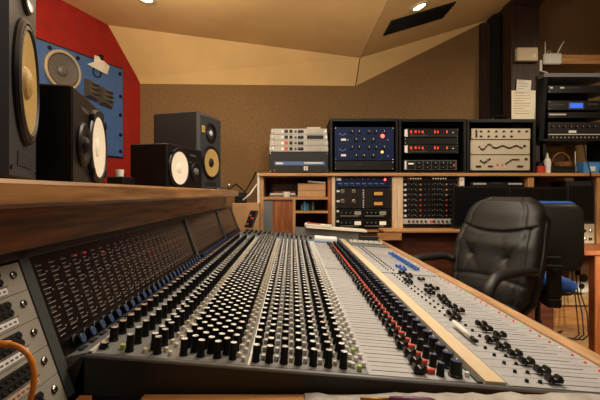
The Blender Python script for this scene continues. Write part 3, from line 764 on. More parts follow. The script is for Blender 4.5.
for k,(ya,lb) in enumerate(((209.2,'black unit with pale meters, upper of two below the amber meters'),(219.3,'black unit with bright cream meters, lowest in left bay'))):
    mm = 'plate' if k == 0 else 'warmwhite'
    pt = [('meter_face',354.5,ya+2,361,ya+5.6,mm,.003),('meter_face',379.5,ya+2,386,ya+5.6,mm,.003),('name_plate',336.6,ya+1,339,ya+3,'whiteplastic')]
    for i in range(2): pt.append(('lettering',340+i*25,ya+6.4,359+i*25,ya+7,'plate',.001))
    unit('compressor_unit',lb,335.5,ya,391.5,ya+9.4,3.40,'satin',.3,knobs=[(341.5,ya+3.8,1.2),(345.8,ya+3.8,1.2),(350.3,ya+3.8,1.2),(367,ya+3.8,1.2),(371.2,ya+3.8,1.2),(375.5,ya+3.8,1.2)],patches=pt,cap='caplight')
# lower right bay units
pt = [('lamp',407.5+i*2.5,178,408.8+i*2.5,179.2,'warmwhite' if i else 'redled',.002) for i in range(6)]+[('lamp',432.5+i*2.5,178,433.8+i*2.5,179.2,'warmwhite',.002) for i in range(6)]
unit('dynamics_unit','black unit with two rows of white lamps, top of the right bay',403,177,457.5,181.8,3.40,'satin',.3,patches=pt)
NTH = ['topmost','second','third','fourth','fifth','sixth','lowest']
for k in range(7):
    ya = 182.2+k*5.2
    lt = 'amber' if k < 3 else 'redled'
    pt = [('name_plate',403.6,ya+1.4,406.4,ya+3.4,'whiteplastic')]
    for j in range(2):
        for i in range(4): pt.append(('lettering',408+j*26+i*2.6,ya+1+(i%2)*1.6,409.6+j*26+i*2.6,ya+1.8+(i%2)*1.6,'ink',.001))
        pt.append(('meter_lamp',419.8+j*26,ya+1.6,421.1+j*26,ya+2.9,lt if (k or j) else 'amber',.003))
    unit('compressor_channel','black compressor strip, '+NTH[k]+' of the seven in the right bay',403,ya,457.5,ya+5,3.40,'black',.3,
         knobs=[(x,ya+2.5,.9) for x in (411,415,424.5,428.5,432,437,441,450.5,454)],patches=pt,group='compressor strips in the right bay')
unit('patch_unit','silver strip unit with dark dots below the compressor strips',403,218.8,457.5,224,3.40,'silver',.3,knobs=[(409+i*4.2,221.4,1.1) for i in range(11) if i != 5],patches=[('button',430,220.4,433,222.6,'redbtn',.004)])
unit('blank_panel','plain black panel at bottom of the right bay',403,224.4,457.5,229.3,3.40,'satin',.03)
q = MB(); q.box((fx(459.6,3.384),3.380,fz(185.5)),(fx(463.8,3.384),3.386,fz(178)),'paper'); q.box((fx(460.5,3.384),3.3792,fz(180.5)),(fx(463,3.384),3.380,fz(179.5)),'redbtn')
q.build('paper_label',label='small paper note on the upright beside the right bay',cat='note')
# gear in the bay behind the monitors
unit('tape_machine','black unit with silver slots behind the computer monitors',470,181,524.5,186.8,3.44,'black',.3,patches=[('slot',473,183,486,184.6,'silver',.003),('slot',491,182.6,502,184.2,'charlight',.003),('slot',508,183,522,184.6,'silver',.003)])
q = MB(); q.box((fx(466.5,3.42),3.42,fz(187.4,3.44)-.02),(fx(527,3.4)-.002,3.75,fz(187.2,3.44)),'pine'); q.build('bay_shelf',label='thin pine shelf under the black unit with silver slots',cat='shelf')

# headphones and papers on top / post
hp = at(499,118,3.55)
t = thing('headphones','black headphones lying on top of the right rack case','headphones',(hp.x,3.55,fz(119.3,3.37)))
q = MB(); q.tube([(.075*math.cos(a),.03*math.sin(a),.018+.055*math.sin(a)) for a in [PI*i/14 for i in range(15)]],.006,'black',8); q.build('headband',t)
for s in (-1,1):
    q = MB(); q.lathe([(0,-.014),(.034,-.014),(.038,-.004),(.034,.012),(.02,.016),(0,.016)],'satin',18,M=T(s*.07,0,.034) @ RY(s*PI/2)); q.build('ear_cup',t)
def pinned(name,label,px0,py0,px1,py1,Y,m,lines,tilt=0):
    c = Vector(((fx(px0,Y)+fx(px1,Y))/2,Y,(fz(py0,Y)+fz(py1,Y))/2)); w = (fx(px1,Y)-fx(px0,Y))/2; h = (fz(py0,Y)-fz(py1,Y))/2
    q = MB(T(*c) @ RY(tilt)); q.box((-w,-.001,-h),(w,.001,h),m)
    for i in range(lines):
        z = h*.82-i*h*1.6/max(1,lines); L = w*(.9 if i%3 else .55)
        q.box((-w*.8,-.0016,z-.003),(-w*.8+L*1.5,-.001,z),'ink')
    return q.build(name,label=label,cat='paper')
pinned('wall_notice','large cream sheet of writing pinned low on the dark post',511.5,90.5,535.5,119,3.512,'papercream',9)
pinned('wall_notice','small white sheet pinned to post above the cream one',516.5,80,531,92.5,3.505,'paper',4,.06)
# thermostat on the post
c = at(526,55,3.5)
t = thing('wall_box','flat cream plastic box mounted on the dark post','control box',c)
w = 10.3*3.5/400; h = 6.6*3.5/400
q = MB(); q.box((-w,-.03,-h),(w,.019,h),'creamplastic',bev=.006); q.build('housing',t)
q = MB(); q.box((w*.45,-.034,-h*.55),(w*.75,-.03,h*.05),'whiteplastic',bev=.002); q.build('switch',t)
q = MB(); q.box((-w,-.025,-h-.012),(w,.019,-h),'darkwood'); q.build('base_strip',t)

# plank shelf with router, cables
q = MB(); q.box((fx(558,3.62),3.62,fz(63.8,3.62)),(fx(615,3.62),3.885,fz(54.5,3.62)),'pine',bev=.003); q.build('plank_shelf',label='pine plank shelf high on the right wall',cat='shelf')
c = at(552,59,3.6)
t = thing('wifi_router','white wireless router with two antennas at end of plank shelf','router',c)
q = MB(); q.box((-.080,-.012,-.048),(.085,.018,.052),'whiteplastic',bev=.010); q.build('housing',t)
q = MB(); q.tube([(-.055,.01,.045),(-.056,.01,.16)],[.006,.005],'whiteplastic',8); q.build('antenna',t)
q = MB(); q.tube([(.05,.01,.045),(.085,.01,.115),(.115,.01,.165)],[.006,.006,.005],'whiteplastic',8); q.build('antenna',t)
q = MB(); q.tube([(-.03,.022,.05),(-.02,.03,.08),(.0,.03,.085),(.01,.022,.05)],.003,'whiteplastic',6); q.build('cable_loop',t)
q = MB(T(0,0,0)); c2 = at(539.5,66,3.6); q.box((c2.x-.018,3.585,c2.z-.05),(c2.x+.018,3.61,c2.z+.05),'whiteplastic',bev=.004); pw = q
pw.tube([(c2.x+.005,3.59,c2.z-.05),(c2.x+.05,3.585,c2.z-.06),(c2.x+.09,3.585,c2.z-.09),(c2.x+.07,3.585,c2.z-.14)],.005,'whiteplastic',8)
pw.build('power_adapter',label='white plug-in adapter hanging beside the router',cat='adapter')

# tilted wall rack on the right
Yk = 3.45
c = at(539,141,Yk); c2 = at(612,77,Yk)
t = thing('wall_rack','big black equipment rack raised on the shelf at right edge','rack',(c.x,Yk,c.z)); wr = t
x0,x1,z0,z1 = 0,c2.x-c.x,0,c2.z-c.z
LEAN = .05
q = MB(); 
def kbx(mb,a,b,m,**k): mb.box(a,b,m,**k)
q.add([(0,0,0),(.040,-.0,0),(.070,-.012,z1),(.040,-.012,z1),(0,.32,0),(.040,.32,0),(.070,.3,z1),(.040,.3,z1)],[(0,1,2,3),(7,6,5,4),(0,3,7,4),(1,5,6,2),(3,2,6,7),(0,4,5,1)],'matte'); q.build('side_panel',t)
q = MB(); q.add([(.035,-.014,z1-.002),(x1,-.014,z1-.002),(x1,-.014,z1+.03),(.035,-.014,z1+.03),(.035,.3,z1-.002),(x1,.3,z1-.002),(x1,.3,z1+.03),(.035,.3,z1+.03)],[(0,1,2,3),(7,6,5,4),(0,3,7,4),(1,5,6,2),(3,2,6,7),(0,4,5,1)],'greyslab'); q.build('top_panel',t,label='grey top panel')
q = MB(); q.box((.04,.28,.012),(x1,.3,z1),'matte'); q.build('back_panel',t)
q = MB(); q.box((.02,0,0),(x1,.3,.018),'black'); q.build('bottom_panel',t)
def runit(name,label,py0,py1,m,patches,knobs=()):
    unit(name,label,548,py0,611,py1,3.46,m,.22,patches=patches,knobs=knobs)
runit('rack_player','black unit with two small silver buttons, top of wall rack',85.5,93,'satin',[('button',550,87,552.5,88.6,'silver',.004),('button',560,87,564,88.6,'silver',.004),('strip',566,87.5,580,88.4,'charlight')])
runit('hard_disk_recorder','black recorder with glowing blue display in the wall rack',100.5,110,'satin',[('display_bezel',567.5,102,584,109.5,'charlight',.003),('display_screen',569.5,103.3,582.5,108,'bluelcd',.005),('strip',550,104,565,105.2,'charlight'),('button',587,103.5,598,105,'charlight')])
runit('rack_player','black unit with one pale slot below the recorder in wall rack',112,118,'satin',[('slot',549,113.8,566,115.2,'silver',.003)])
runit('power_supply_unit','dark brown unit with pale tag near bottom of the wall rack',122,133,'brownblack',[('tag',568.5,130.5,576,133,'whiteplastic',.004)],[(552+i*6,127,1.2) for i in range(8)])
runit('patch_unit','thin silver-edged panel at bottom of the wall rack',134,139.5,'satin',[('edge',548,134,611,135,'silver',.006)]+[('lamp',552+i*4,136.8,553.6+i*4,138,'plate',.003) for i in range(12)])
zr0 = 0
for px in (543,606):
    xa = fx(px,3.5)-c.x; q = MB(); q.box((xa,.05,ZT1-c.z),(xa+.026,.28,0),'black'); q.build('support_leg',wr)

# things on the counter under the wall rack
zc = ZT1
def lath(name,label,cat,px,Y,prof,m,mats=None,seg=20):
    q = MB(); q.lathe(prof,m,seg,M=T(fx(px,Y),Y,zc),mats=mats); return q.build(name,label=label,cat=cat)
t = thing('paint_tin','red tin with black lid beside the right rack case','tin',(fx(539.5,3.44),3.44,zc))
MB().lathe([(.040,0),(.042,.004),(.042,.058),(.040,.062),(0,.062)],'redcan',24).build('body',t)
MB().lathe([(.034,.062),(.034,.085),(.02,.10),(0,.10)],'black',20).build('lid',t)
t = thing('glue_bottle','white squeeze bottle with pointed nozzle beside the red tin','bottle',(fx(547.3,3.46),3.46,zc))
MB().lathe([(.026,0),(.029,.006),(.029,.10),(.022,.125),(.012,.135),(0,.135)],'whiteplastic',20).build('body',t)
MB().lathe([(.011,.135),(.009,.15),(.004,.178),(0,.178)],'paper',14).build('nozzle',t)
t = thing('wicker_basket','small brown wicker basket behind the black box on the counter','basket',(fx(561,3.62),3.62,zc))
MB().lathe([(.07,0),(.085,.07),(.088,.11),(.08,.11),(.066,.012),(0,.012)],'wicker',24).build('bowl',t)
q = MB(); q.tube([(.083*math.cos(a),0,.10+.095*math.sin(a)) for a in [PI*i/16 for i in range(17)]],.009,'wicker',8); q.build('handle',t)
q = MB(); q.box((fx(552,3.42),3.42,zc),(fx(576,3.42),3.50,zc+.062),'black',bev=.005); q.box((fx(554,3.42),3.417,zc+.02),(fx(573,3.42),3.42,zc+.03),'char'); q.build('direct_box',label='low black box in front of the wicker basket',cat='box')
t = thing('pencil_pot','clear pot of pens beside the light blue box','pen pot',(fx(576.5,3.56),3.56,zc))
MB().lathe([(.022,0),(.025,.07),(.022,.07),(.019,.005),(0,.005)],'creamplastic',16).build('pot',t)
for i,(dx,m,L) in enumerate(((-.008,'paper',.20),(.006,'gold',.12),(.012,'green',.11))):
    MB().tube([(dx,0,.01),(dx*1.5,.004*i,L)],.004,m,6).build('pen',t)
t = thing('storage_tub','light blue plastic tub on the counter under the wall rack','tub',(fx(588,3.48),3.48,zc))
q = MB(); q.add([(-.065,-.04,0),(.065,-.04,0),(.065,.04,0),(-.065,.04,0),(-.072,-.045,.09),(.072,-.045,.09),(.072,.045,.09),(-.072,.045,.09)],[(0,1,5,4),(1,2,6,5),(2,3,7,6),(3,0,4,7),(3,2,1,0),(4,5,6,7)],'lightblue'); q.build('body',t)
q = MB(); q.box((-.076,-.049,.088),(.076,.049,.098),'lightblue',bev=.004); q.build('rim',t)
q = MB(); q.box((-.02,-.0455,.02),(.03,-.041,.06),'paper'); q.build('sticker',t)
q = MB(); 
wp = [at(583,141,3.44),at(584.5,150,3.40),at(586,158,3.38),at(590,170,3.36),at(592,185,3.34)]
q.tube(wp,.005,'black',6); q.build('hanging_cable',label='black cable drooping from wall rack past the blue tub',cat='cable')

# desk at the right
t = thing('wooden_desk','wooden desk with square legs at the right edge','desk',(2.8,3.3,0)); Wd = off((2.8,3.3,0))
q = MB(Wd); q.box((2.17,2.97,.755),(3.28,3.70,.79),'orangewood',bev=.005); q.build('desk_top',t)
q = MB(Wd); q.box((2.27,3.01,.68),(3.25,3.03,.755),'orangewood'); q.box((2.27,3.03,.68),(2.29,3.66,.755),'orangewood'); q.build('apron',t)
for x in (2.265,3.19):
    for y in (2.99,3.60):
        q = MB(Wd); q.box((x,y,0),(x+.07,y+.07,.755),'orangewood',bev=.004); q.build('leg',t)
q = MB(Wd); q.box((2.32,3.64,.2),(3.2,3.66,.68),'plywood'); q.build('rear_panel',t)
q = MB(); q.box((fx(567,3.40),3.40,fz(224,3.4)),(fx(594.5,3.40),3.62,fz(181,3.4)),'char',bev=.004); q.box((fx(569,3.40),3.397,fz(221,3.4)),(fx(593,3.40),3.40,fz(186,3.4)),'satin')
q.build('small_speaker',label='dark box-shaped speaker under the shelf at the right',cat='loudspeaker')
t = thing('effects_box','silver control box with knobs on the desk below the dark speaker','control box',((fx(583)),3.42,.79))
z1 = fz(224,3.4)-.79
q = MB(); q.box((-.12,-.02,0),(.10,.2,z1),'eqsilver',bev=.004); q.build('housing',t)
for i in range(4):
    for j in range(2):
        q = MB(); q.lathe([(.012,0),(.012,.012),(.006,.014),(0,.014)],'black' if (i+j)%2 else 'chrome',12,M=T(-.09+i*.05,-.02,.04+j*.07) @ FRONT); q.build('knob',t)
# tape reel and cables below the desk
c = at(583,278,3.58)
t = thing('tape_reel','white tape reel leaning under the wooden desk','reel',(c.x,3.58,c.z))
q = MB(RX(PI/2)); q.lathe([(.03,0),(.135,0),(.125,.006),(.03,.006)],'whiteplastic',32); q.lathe([(.0,-.006),(.036,-.006),(.036,.012),(0,.012)],'steel',20); q.build('flange',t)
q = MB(RX(PI/2))
for k in range(3):
    a = k*2*PI/3+.3; q.lathe([(.026,0),(.026,.007),(0,.007)],'brownblack',16,M=T(.075*math.cos(a),.075*math.sin(a),.0))
q.build('window',t)
q = MB(RX(PI/2)); q.lathe([(.04,-.012),(.11,-.012),(.11,-.001),(.04,-.001)],'brownblack',28); q.build('tape',t)
q = MB()
for k in range(3): q.tube([at(573+k*3,256,3.5),at(572+k*4,275,3.5),at(575+k*3,295,3.5),at(573+k*5,312,3.5)+Vector((0,-.05,0)),Vector((2.44+k*.04,3.4,.012)),Vector((2.30+k*.05,3.3,.008)),Vector((2.25,3.45-.03*k,.008)),Vector((2.38,3.52,.008))],.005,'black',6)
q.build('cable_tangle',label='tangle of thin black cables hanging under the desk onto the floor',cat='cables',kind='stuff')

# computer monitors on the counter
def screen(px0,px1,py0,py1,Y,label,zb):
    x0,x1,z0,z1 = fx(px0,Y),fx(px1,Y),fz(py1,Y),fz(py0,Y); cx = (x0+x1)/2
    t = thing('computer_monitor',label,'monitor',(cx,Y,zb)); w = (x1-x0)/2
    q = MB(); q.box((-w,-.012,z0-zb),(w,.03,z1-zb),'black',bev=.004); q.build('bezel',t)
    q = MB(); q.box((-w+.014,-.0135,z0-zb+.02),(w-.014,-.012,z1-zb-.014),'screen'); q.build('screen_panel',t)
    q = MB(); q.box((-.03,.03,.012),(.03,.05,(z1-zb)*.6),'plastic',bev=.004); q.build('stand_neck',t)
    q = MB(); q.box((-.11,-.05,0),(.11,.09,.012),'plastic',bev=.004); q.build('stand_base',t)
screen(452.5,507.6,186.2,228,3.27,'black computer monitor standing behind the leather chair',.925)
screen(508.4,567,187,228,3.27,'black computer monitor standing behind the smaller chair',.925)

# ------------------------------------------------------------------ chairs
def pillow(mb, m, rings, seg=40, disp=None, pw=3.2):
    # rings: (z, ycentre, halfwidth, halfthick)
    vs = []; n = len(rings)
    for j,(z,yc,w,th) in enumerate(rings):
        for i in range(seg):
            a = 2*PI*i/seg; ca,sa = math.cos(a),math.sin(a)
            x = w*math.copysign(abs(ca)**(2/pw),ca); y = th*math.copysign(abs(sa)**(2/pw),sa)
            dy = disp(x/max(w,1e-6),j/(n-1)) if (disp and y < 0) else 0
            vs.append((x, yc+y+dy*(-y/max(th,1e-6)), z))
    fs = [(j*seg+i,j*seg+(i+1)%seg,(j+1)*seg+(i+1)%seg,(j+1)*seg+i) for j in range(n-1) for i in range(seg)]
    fs += [list(range(seg))[::-1],[(n-1)*seg+i for i in range(seg)]]
    mb.add(vs,fs,m,True)
def star_base(t, colh, r=.30):
    q = MB(); q.lathe([(.028,.09),(.028,colh*.6),(.018,colh*.6),(.018,colh),(0,colh)],'plastic',16); q.build('gas_column',t)
    q = MB(); q.lathe([(.045,.07),(.05,.09),(.035,.12),(0,.12)],'plastic',16); q.build('hub',t)
    for k in range(5):
        a = k*2*PI/5+.4; p = Vector((math.cos(a),math.sin(a),0))
        q = MB(); q.tube([p*.03+Vector((0,0,.10)),p*r*.6+Vector((0,0,.09)),p*r+Vector((0,0,.07))],[.028,.022,.017],'plastic',10); lg = q.build('leg',t)
        q = MB(T(*(p*r)) @ RZ(a)); q.lathe([(.0,-.022),(.028,-.022),(.03,-.016),(.03,.016),(.028,.022),(0,.022)],'rubber',16,M=T(0,0,.030) @ RX(PI/2)); q.tube([(0,0,.04),(0,0,.075)],.008,'chrome',8); q.build('caster',lg)
t = thing('executive_chair','black padded leather office chair with curved armrests beside the mixing desk','chair',(1.06,2.40,0),math.radians(-64))
SZ = .56
star_base(t,SZ-.06,.32)
q = MB()
def bw(v):
    if v < .12: return .225+.3*v
    if v < .80: return .255+.03*math.sin((v-.12)/.68*PI)
    k = (v-.80)/.20; return .255*(1-.42*k**2.6)
R_ = []
NZ = 84
for j in range(NZ+1):
    v = j/NZ; z = SZ-.02+v*.655; yc = .17+.20*v-.045*math.sin(v*PI)
    ed = min(1, .35+ (min(v,1-v)/.07)); th = .062*min(1,ed)
    if v > .97: th *= .7
    R_.append((z,yc,bw(v)*min(1,.93+min(v,1-v)),th))
def dsp(u,v):
    g = lambda a,s: math.exp(-(a/s)**2)
    arc = .74-.07*(1-u*u)                         # sagging lower seam of the head pad
    d = .024*g(v-arc,.013)
    if v > arc: d -= .016*g(v-.86,.09)*(1-.7*u*u)
    if v > arc: d += .010*g(abs(u)-.72,.05)
    if v < arc:
        for cu in (-.42,.42):                     # buttons with radiating folds
            du,dv_ = u-cu,(v-.44)
            rr = math.hypot(du*.26,dv_*.65)
            d += .026*math.exp(-rr/.035)
            d += .010*math.exp(-rr/.16)*g(du*.26*.8+dv_*.65*.6*(1 if cu < 0 else -1),.010)
            d += .009*math.exp(-rr/.16)*g(du*.26-dv_*.65*.25*(1 if cu < 0 else -1),.010)
        d += .014*g(abs(u)-.80,.05)
        d -= .014*g(v-.14,.10)+.010*g(v-.57,.06)
        d += .010*g(v-.27+.05*u*u,.018)
    return d
pillow(q,'leather',R_,120,dsp); q.build('backrest',t)
q = MB(); RR = []
for j in range(NZ+1):
    v = j/NZ; z = SZ-.05+v*.62; RR.append((z,.212+.20*v-.045*math.sin(v*PI),(bw(v)+.008)*min(1,.9+min(v,1-v)),.032))
pillow(q,'plastic',RR,40,None,5); q.build('back_shell',t)
q = MB(); RS = []
for j in range(17):
    v = j/16; e = math.sin(max(.0,min(1,v))*PI)**.35 if 0 < v < 1 else .3
    RS.append((0,0,0,0))
vs = []; seg = 40; n = 13
for j in range(n):
    f = j/(n-1); zz = SZ-.09+f*.11; k = 1-.10*abs(2*f-1)**3-(.12 if j in (0,n-1) else 0)
    for i in range(seg):
        a = 2*PI*i/seg; ca,sa = math.cos(a),math.sin(a)
        vs.append((.26*k*math.copysign(abs(ca)**.55,ca), -.04+.25*k*math.copysign(abs(sa)**.55,sa), zz-(.03*max(0,-sa)**3)))
fs = [(j*seg+i,j*seg+(i+1)%seg,(j+1)*seg+(i+1)%seg,(j+1)*seg+i) for j in range(n-1) for i in range(seg)]+[list(range(seg))[::-1],[(n-1)*seg+i for i in range(seg)]]
q.add(vs,fs,'leather',True); q.build('seat',t)
q = MB(); q.box((-.12,-.12,SZ-.12),(.12,.12,SZ-.088),'plastic',bev=.01); q.tube([(.1,0,SZ-.10),(.29,0,SZ-.11)],.008,'plastic',8); q.build('tilt_mechanism',t)
for s in (-1,1):
    X = s*.30
    path = [(s*.265,.17,SZ+.215),(X,.12,SZ+.232),(X,.02,SZ+.235),(X,-.10,SZ+.232),(X,-.17,SZ+.215),(X,-.215,SZ+.165),(X,-.222,SZ+.10),(X,-.20,SZ+.03),(s*.285,-.15,SZ-.03),(s*.25,-.10,SZ-.07)]
    P3 = [Vector(p) for p in path]; fine = []
    for i in range(len(P3)-1):
        p0_,p1_,p2_,p3_ = P3[max(i-1,0)],P3[i],P3[i+1],P3[min(i+2,len(P3)-1)]
        for k in range(5):
            u = k/5; fine.append(.5*((2*p1_)+(p2_-p0_)*u+(2*p0_-5*p1_+4*p2_-p3_)*u*u+(3*p1_-p0_-3*p2_+p3_)*u**3))
    fine.append(P3[-1]); N = len(fine)
    q = MB(); q.tube(fine,[.040-.008*i/N for i in range(N)],'plasticgrey',12,r2=[.026]*N,up=(1,0,0)); q.build('armrest',t)

# task chair, seen from behind
t = thing('task_chair','smaller office chair with grey plastic backshell and blue upholstery, behind leather chair','chair',(1.80,2.93,0),math.radians(168))
SZ2 = .52
star_base(t,SZ2-.04,.25)
def rrect(w,h,r,n=8):
    o = []
    for cxs,czs,a0 in ((1,1,0),(-1,1,PI/2),(-1,-1,PI),(1,-1,3*PI/2)):
        for k in range(n+1):
            a = a0+k*PI/2/n; o.append((cxs*(w-r)+r*math.cos(a), czs*(h-r)+r*math.sin(a)))
    return o
def shell(mb,m,w,h,r,th,zc,y0,cv):
    lay = [(.90,0),(.985,.25),(1,.5),(.985,.75),(.90,1)]; vs = []; o = rrect(w,h,r); n = len(o)
    for s_,f in lay:
        for x,z in o:
            x*=s_; z*=s_; vs.append((x, y0+f*th+cv*(x/w)**2*-.06+.03*(z/h)**2*0, zc+z))
    fs = [(j*n+i,j*n+(i+1)%n,(j+1)*n+(i+1)%n,(j+1)*n+i) for j in range(len(lay)-1) for i in range(n)]+[list(range(n))[::-1],[(len(lay)-1)*n+i for i in range(n)]]
    mb.add(vs,fs,m,True)
q = MB(); shell(q,'plasticgrey',.205,.228,.085,.03,.922,.235,.6); q.build('back_shell',t,label='grey plastic back shell')
q = MB(); shell(q,'bluefabric',.202,.235,.09,.05,.930,.186,.6); q.build('back_pad',t,label='blue upholstered pad')
q = MB(); q.box((-.045,.262,.52),(.045,.287,.80),'plastic',bev=.008); q.box((-.05,.22,.70),(.05,.30,.745),'plastic',bev=.008); q.box((-.045,.0,.455),(.045,.287,.52),'plastic',bev=.01); q.build('back_bracket',t)
q = MB(); q.lathe([(.0,-.04),(.022,-.04),(.026,0),(.022,.03),(0,.03)],'plastic',14,M=T(0,.31,.70) @ RX(PI/2)); q.build('adjuster_knob',t)
def slab(mb,m,w,dp,r,z0,z1,yc):
    lay = [(.90,0),(.985,.25),(1,.5),(.985,.8),(.90,1)]; vs = []; o = rrect(w,dp,r); n = len(o)
    for s_,f in lay:
        for x,y in o: vs.append((x*s_,yc+y*s_,z0+(z1-z0)*f))
    fs = [(j*n+i,j*n+(i+1)%n,(j+1)*n+(i+1)%n,(j+1)*n+i) for j in range(len(lay)-1) for i in range(n)]+[list(range(n))[::-1],[(len(lay)-1)*n+i for i in range(n)]]
    mb.add(vs,fs,m,True)
q = MB(); slab(q,'bluefabric',.22,.195,.09,.535,.60,-.03); q.build('seat_pad',t,label='blue seat pad')
q = MB(); slab(q,'plastic',.205,.18,.08,.505,.545,-.03); q.build('seat_pan',t)

# ------------------------------------------------------------------ papers and boxes at the far end of the console
q = MB(T(.30,3.06,zd(.30)+.067) @ RZ(.06) @ RY(TILT)); 
q.box((-.20,-.075,0),(.26,.065,.014),'papercream'); q.build('paper_stack',label='stack of cream papers lying across far end of the console',cat='papers')
q = MB(T(.20,3.05,zd(.20)+.086) @ RZ(-.15) @ RY(TILT)); q.box((-.10,-.05,0),(.10,.05,.012),'paper'); q.box((-.08,-.05,.012),(.02,-.044,.019),'redbtn'); q.box((-.08,-.05,.012),(-.072,.05,.019),'redbtn')
q.build('notebook',label='white notebook with red edging on top of the cream papers',cat='notebook')
q = MB(T(.225,2.70,zd(.225)+.0245) @ RY(TILT) @ RZ(.1)); q.lathe([(0,-.075),(.020,-.075),(.022,-.07),(.022,.07),(.020,.075),(0,.075)],'whiteplastic',18,M=RY(PI/2)); q.box((-.02,-.006,.018),(.03,.006,.0228),'char')
q.build('paper_roll',label='small white roll lying in front of the papers on the console',cat='roll')
q = MB(T(.58,3.02,zd(.58)+.012) @ RZ(-.1)); q.box((-.07,-.03,0),(.07,.03,.028),'char',bev=.006); q.build('remote_unit',label='dark flat unit at far right corner of the console',cat='remote')
# cardboard panel and leaning key panel at the far left end
q = MB(); q.box((fx(233,3.25),3.22,0),(fx(259.5,3.25),3.36,fz(203,3.25)),'cardboard',bev=.003); q.build('plinth_box',label='tall plain brown box behind far left end of the console',cat='box')
t = thing('transport_remote','sloping dark remote with red and black keys at far left of console','remote',(-.325,3.0,.962))
Mr = RZ(-.5) @ RX(1.0) @ Matrix.Scale(.72,4)
q = MB(Mr); q.box((-.05,-.0,-.01),(.05,.20,.01),'char',bev=.004); q.build('housing',t)
for i in range(5):
    for j in range(2):
        q = MB(Mr); q.box((-.035+j*.04,.02+i*.034,.01),(-.008+j*.04,.042+i*.034,.022),'redbtn' if (i+j)%3 == 0 else 'black',bev=.002); q.build('key',t)
q = MB(); q.tube([at(228,190,2.9),at(236,184,3.0),at(245,192,3.1),at(252,180,3.2),at(256,172,3.3)],.006,'black',6); q.tube([at(243,200,3.1),at(250,194,3.12),at(257,184,3.2)],.006,'whiteplastic',6)
q.build('loose_cables',label='black and white cables draped beyond end of the wooden shelf',cat='cables',kind='stuff')
q = MB(); zc2 = fz(203,3.25); q.box((fx(235,3.24),3.225,zc2),(fx(246,3.24),3.30,zc2+.085),'black',bev=.004); q.box((fx(236,3.24),3.22,zc2+.05),(fx(244,3.24),3.225,zc2+.07),'char')
q.build('power_brick',label='small black gadget standing on the brown board past the shelf end',cat='gadget')

# marker pen on the console
a,b_ = dk(.355,1.075,.014), dk(.440,.985,.010)
a = at(454,323,1.10); 
def on_deck(px,py,h=.006):
    r = Vector(((px-CX)/FL,1,(CY-py)/FL)); # z = .93-.078(x+.369)+h
    k = (.93-.078*.369+h-CH)/(r.z+.078*r.x); return Vector((0,0,CH))+r*k
a,b_,c_ = on_deck(454,322.5,.013),on_deck(472,338,.010),on_deck(475.5,341.2,.010)
t = thing('marker_pen','white marker pen with black tip lying on the fader panel','pen',a)
Wp = off(a)
MB(Wp).tube([a,b_],.0065,'whiteplastic',12).build('barrel',t)
MB(Wp).tube([b_,c_],[.0062,.004],'black',12).build('tip',t)

# ledge table in front of the console end
t = thing('side_table','small wooden table against the near end of the console','table',(.3,.5,0)); Wt = off((.3,.5,0))
q = MB(Wt); q.box((-.262,.30,.838),(.95,.705,.867),'pine',bev=.004); q.build('table_top',t)
for x in (-.25,.90):
    for y in (.32,.64):
        q = MB(Wt); q.box((x,y,0),(x+.045,y+.045,.838),'pine_v',bev=.003); q.build('leg',t)
q = MB(); N = 40; vs = []
random.seed(3)
for j in range(10):
    for i in range(N+1):
        x = .022+.90*i/N; y = .40+.292*j/9+ (.006*random.uniform(-1,1) if j == 9 else 0)
        vs.append((x,y,.8682+.003*random.random()+(.003 if j == 9 else 0)))
nb = len(vs)
vs += [(v[0],v[1],.8673) for v in vs]
fs = [(j*(N+1)+i,j*(N+1)+i+1,(j+1)*(N+1)+i+1,(j+1)*(N+1)+i) for j in range(9) for i in range(N)]
fs += [tuple(nb+k for k in f[::-1]) for f in fs]
rim = [i for i in range(N+1)]+[j*(N+1)+N for j in range(1,10)]+[9*(N+1)+i for i in range(N-1,-1,-1)]+[j*(N+1) for j in range(8,0,-1)]
fs += [(rim[k],rim[(k+1)%len(rim)],nb+rim[(k+1)%len(rim)],nb+rim[k]) for k in range(len(rim))]
q.add(vs,fs,'cloth',True); q.build('dust_cloth',label='rumpled grey cloth on the small table at bottom of the photo',cat='cloth')
t = thing('screwdriver','purple-handled screwdriver lying on the grey cloth','screwdriver',(.17,.664,.877))
q = MB(RZ(-.12) @ Matrix.Scale(.8,4)); q.tube([(-.01,0,0),(.03,0,0),(.075,0,0),(.085,0,0)],[.006,.009,.008,.004],'purple',12); q.build('handle',t)
q = MB(RZ(-.12) @ Matrix.Scale(.8,4)); q.tube([(-.07,0,-.003),(-.01,0,0)],.0035,'gold',10); q.build('blade',t)

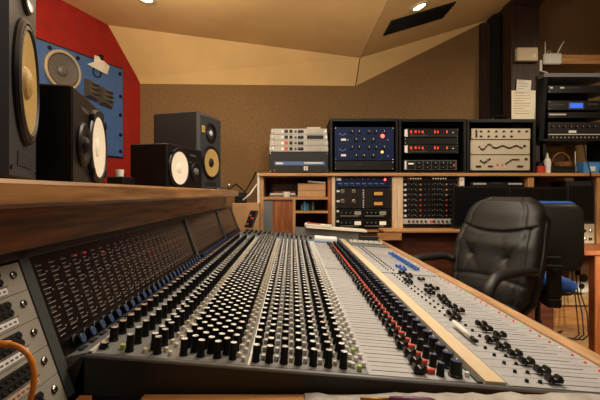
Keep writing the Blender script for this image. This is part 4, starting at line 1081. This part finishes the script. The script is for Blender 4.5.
# ------------------------------------------------------------------ lights
def area(name,loc,rot,sx,sy,power,col):
    l = bpy.data.lights.new(name,'AREA'); l.shape = 'RECTANGLE'; l.size = sx; l.size_y = sy; l.energy = power; l.color = col
    o = bpy.data.objects.new(name,l); C.objects.link(o); o.location = loc; o.rotation_euler = rot; return o
def spot(name,loc,tgt,power,col,size=1.2,blend=.6,r=.05):
    l = bpy.data.lights.new(name,'SPOT'); l.energy = power; l.color = col; l.spot_size = size; l.spot_blend = blend; l.shadow_soft_size = r
    o = bpy.data.objects.new(name,l); C.objects.link(o); o.location = loc
    o.rotation_euler = (Vector(tgt)-Vector(loc)).to_track_quat('-Z','Y').to_euler(); return o
def point(name,loc,power,col,r=.1):
    l = bpy.data.lights.new(name,'POINT'); l.energy = power; l.color = col; l.shadow_soft_size = r
    o = bpy.data.objects.new(name,l); C.objects.link(o); o.location = loc; return o
WARM = (1,.83,.60); NEU = (1,.94,.84)
area('overhead_fill',(.35,1.9,2.40),(0,0,0),.9,.9,26,NEU)  # added fill over the console, no panel fitting there
area('overhead_fill',(.9,.1,2.45),(math.radians(10),0,0),1.2,.8,9,NEU)  # added weak fill above the near end
spot('downlight_lamp',dl+nr*.04,(1.3,2.4,.5),34,WARM,2.0,.8,.05)
point('ceiling_glow_point',(-.92,2.30,2.45),24,WARM,.06)
point('ceiling_glow_point',(.30,1.3,2.10),20,WARM,.15)  # added point light for ceiling and console, no fitting behind it
spot('side_fill',(2.7,1.6,2.5),(2.4,3.5,1.35),80,WARM,1.3,.7,.12)  # added fill to brighten the post and racks at right
spot('low_fill',(2.75,1.9,1.25),(2.22,3.5,.15),150,WARM,.8,.6,.1)  # added fill for the floor and plywood under the desk
spot('ceiling_fill_spot',(-.6,.9,1.75),(-.7,2.4,2.7),46,WARM,2.2,.9,.1)  # added mid-air spot to brighten the left ceiling
spot('ceiling_fill_spot',(1.3,1.1,1.75),(1.3,2.4,2.75),24,WARM,2.0,.9,.1)  # added mid-air spot for the right ceiling slope
spot('wall_fill_spot',(-.3,2.2,2.35),(-.95,3.9,1.5),22,WARM,1.3,.9,.1)  # added spot to lighten the left of the back wall
w = bpy.data.worlds.new('World'); bpy.context.scene.world = w; w.use_nodes = True
w.node_tree.nodes['Background'].inputs[0].default_value = (.05,.045,.04,1); w.node_tree.nodes['Background'].inputs[1].default_value = .5

# ------------------------------------------------------------------ camera
cam = bpy.data.cameras.new('Camera'); cam.sensor_width = 36; cam.lens = FL/600*36; cam.clip_start = .02
cam.shift_x = (300-CX)/600; cam.shift_y = -(200-CY)/600
co = bpy.data.objects.new('Camera',cam); C.objects.link(co); co.location = (0,0,CH); co.rotation_euler = (PI/2,0,0)
sc = bpy.context.scene; sc.camera = co
sc.view_settings.view_transform = 'Standard'; sc.view_settings.exposure = 0; sc.view_settings.look = 'None'
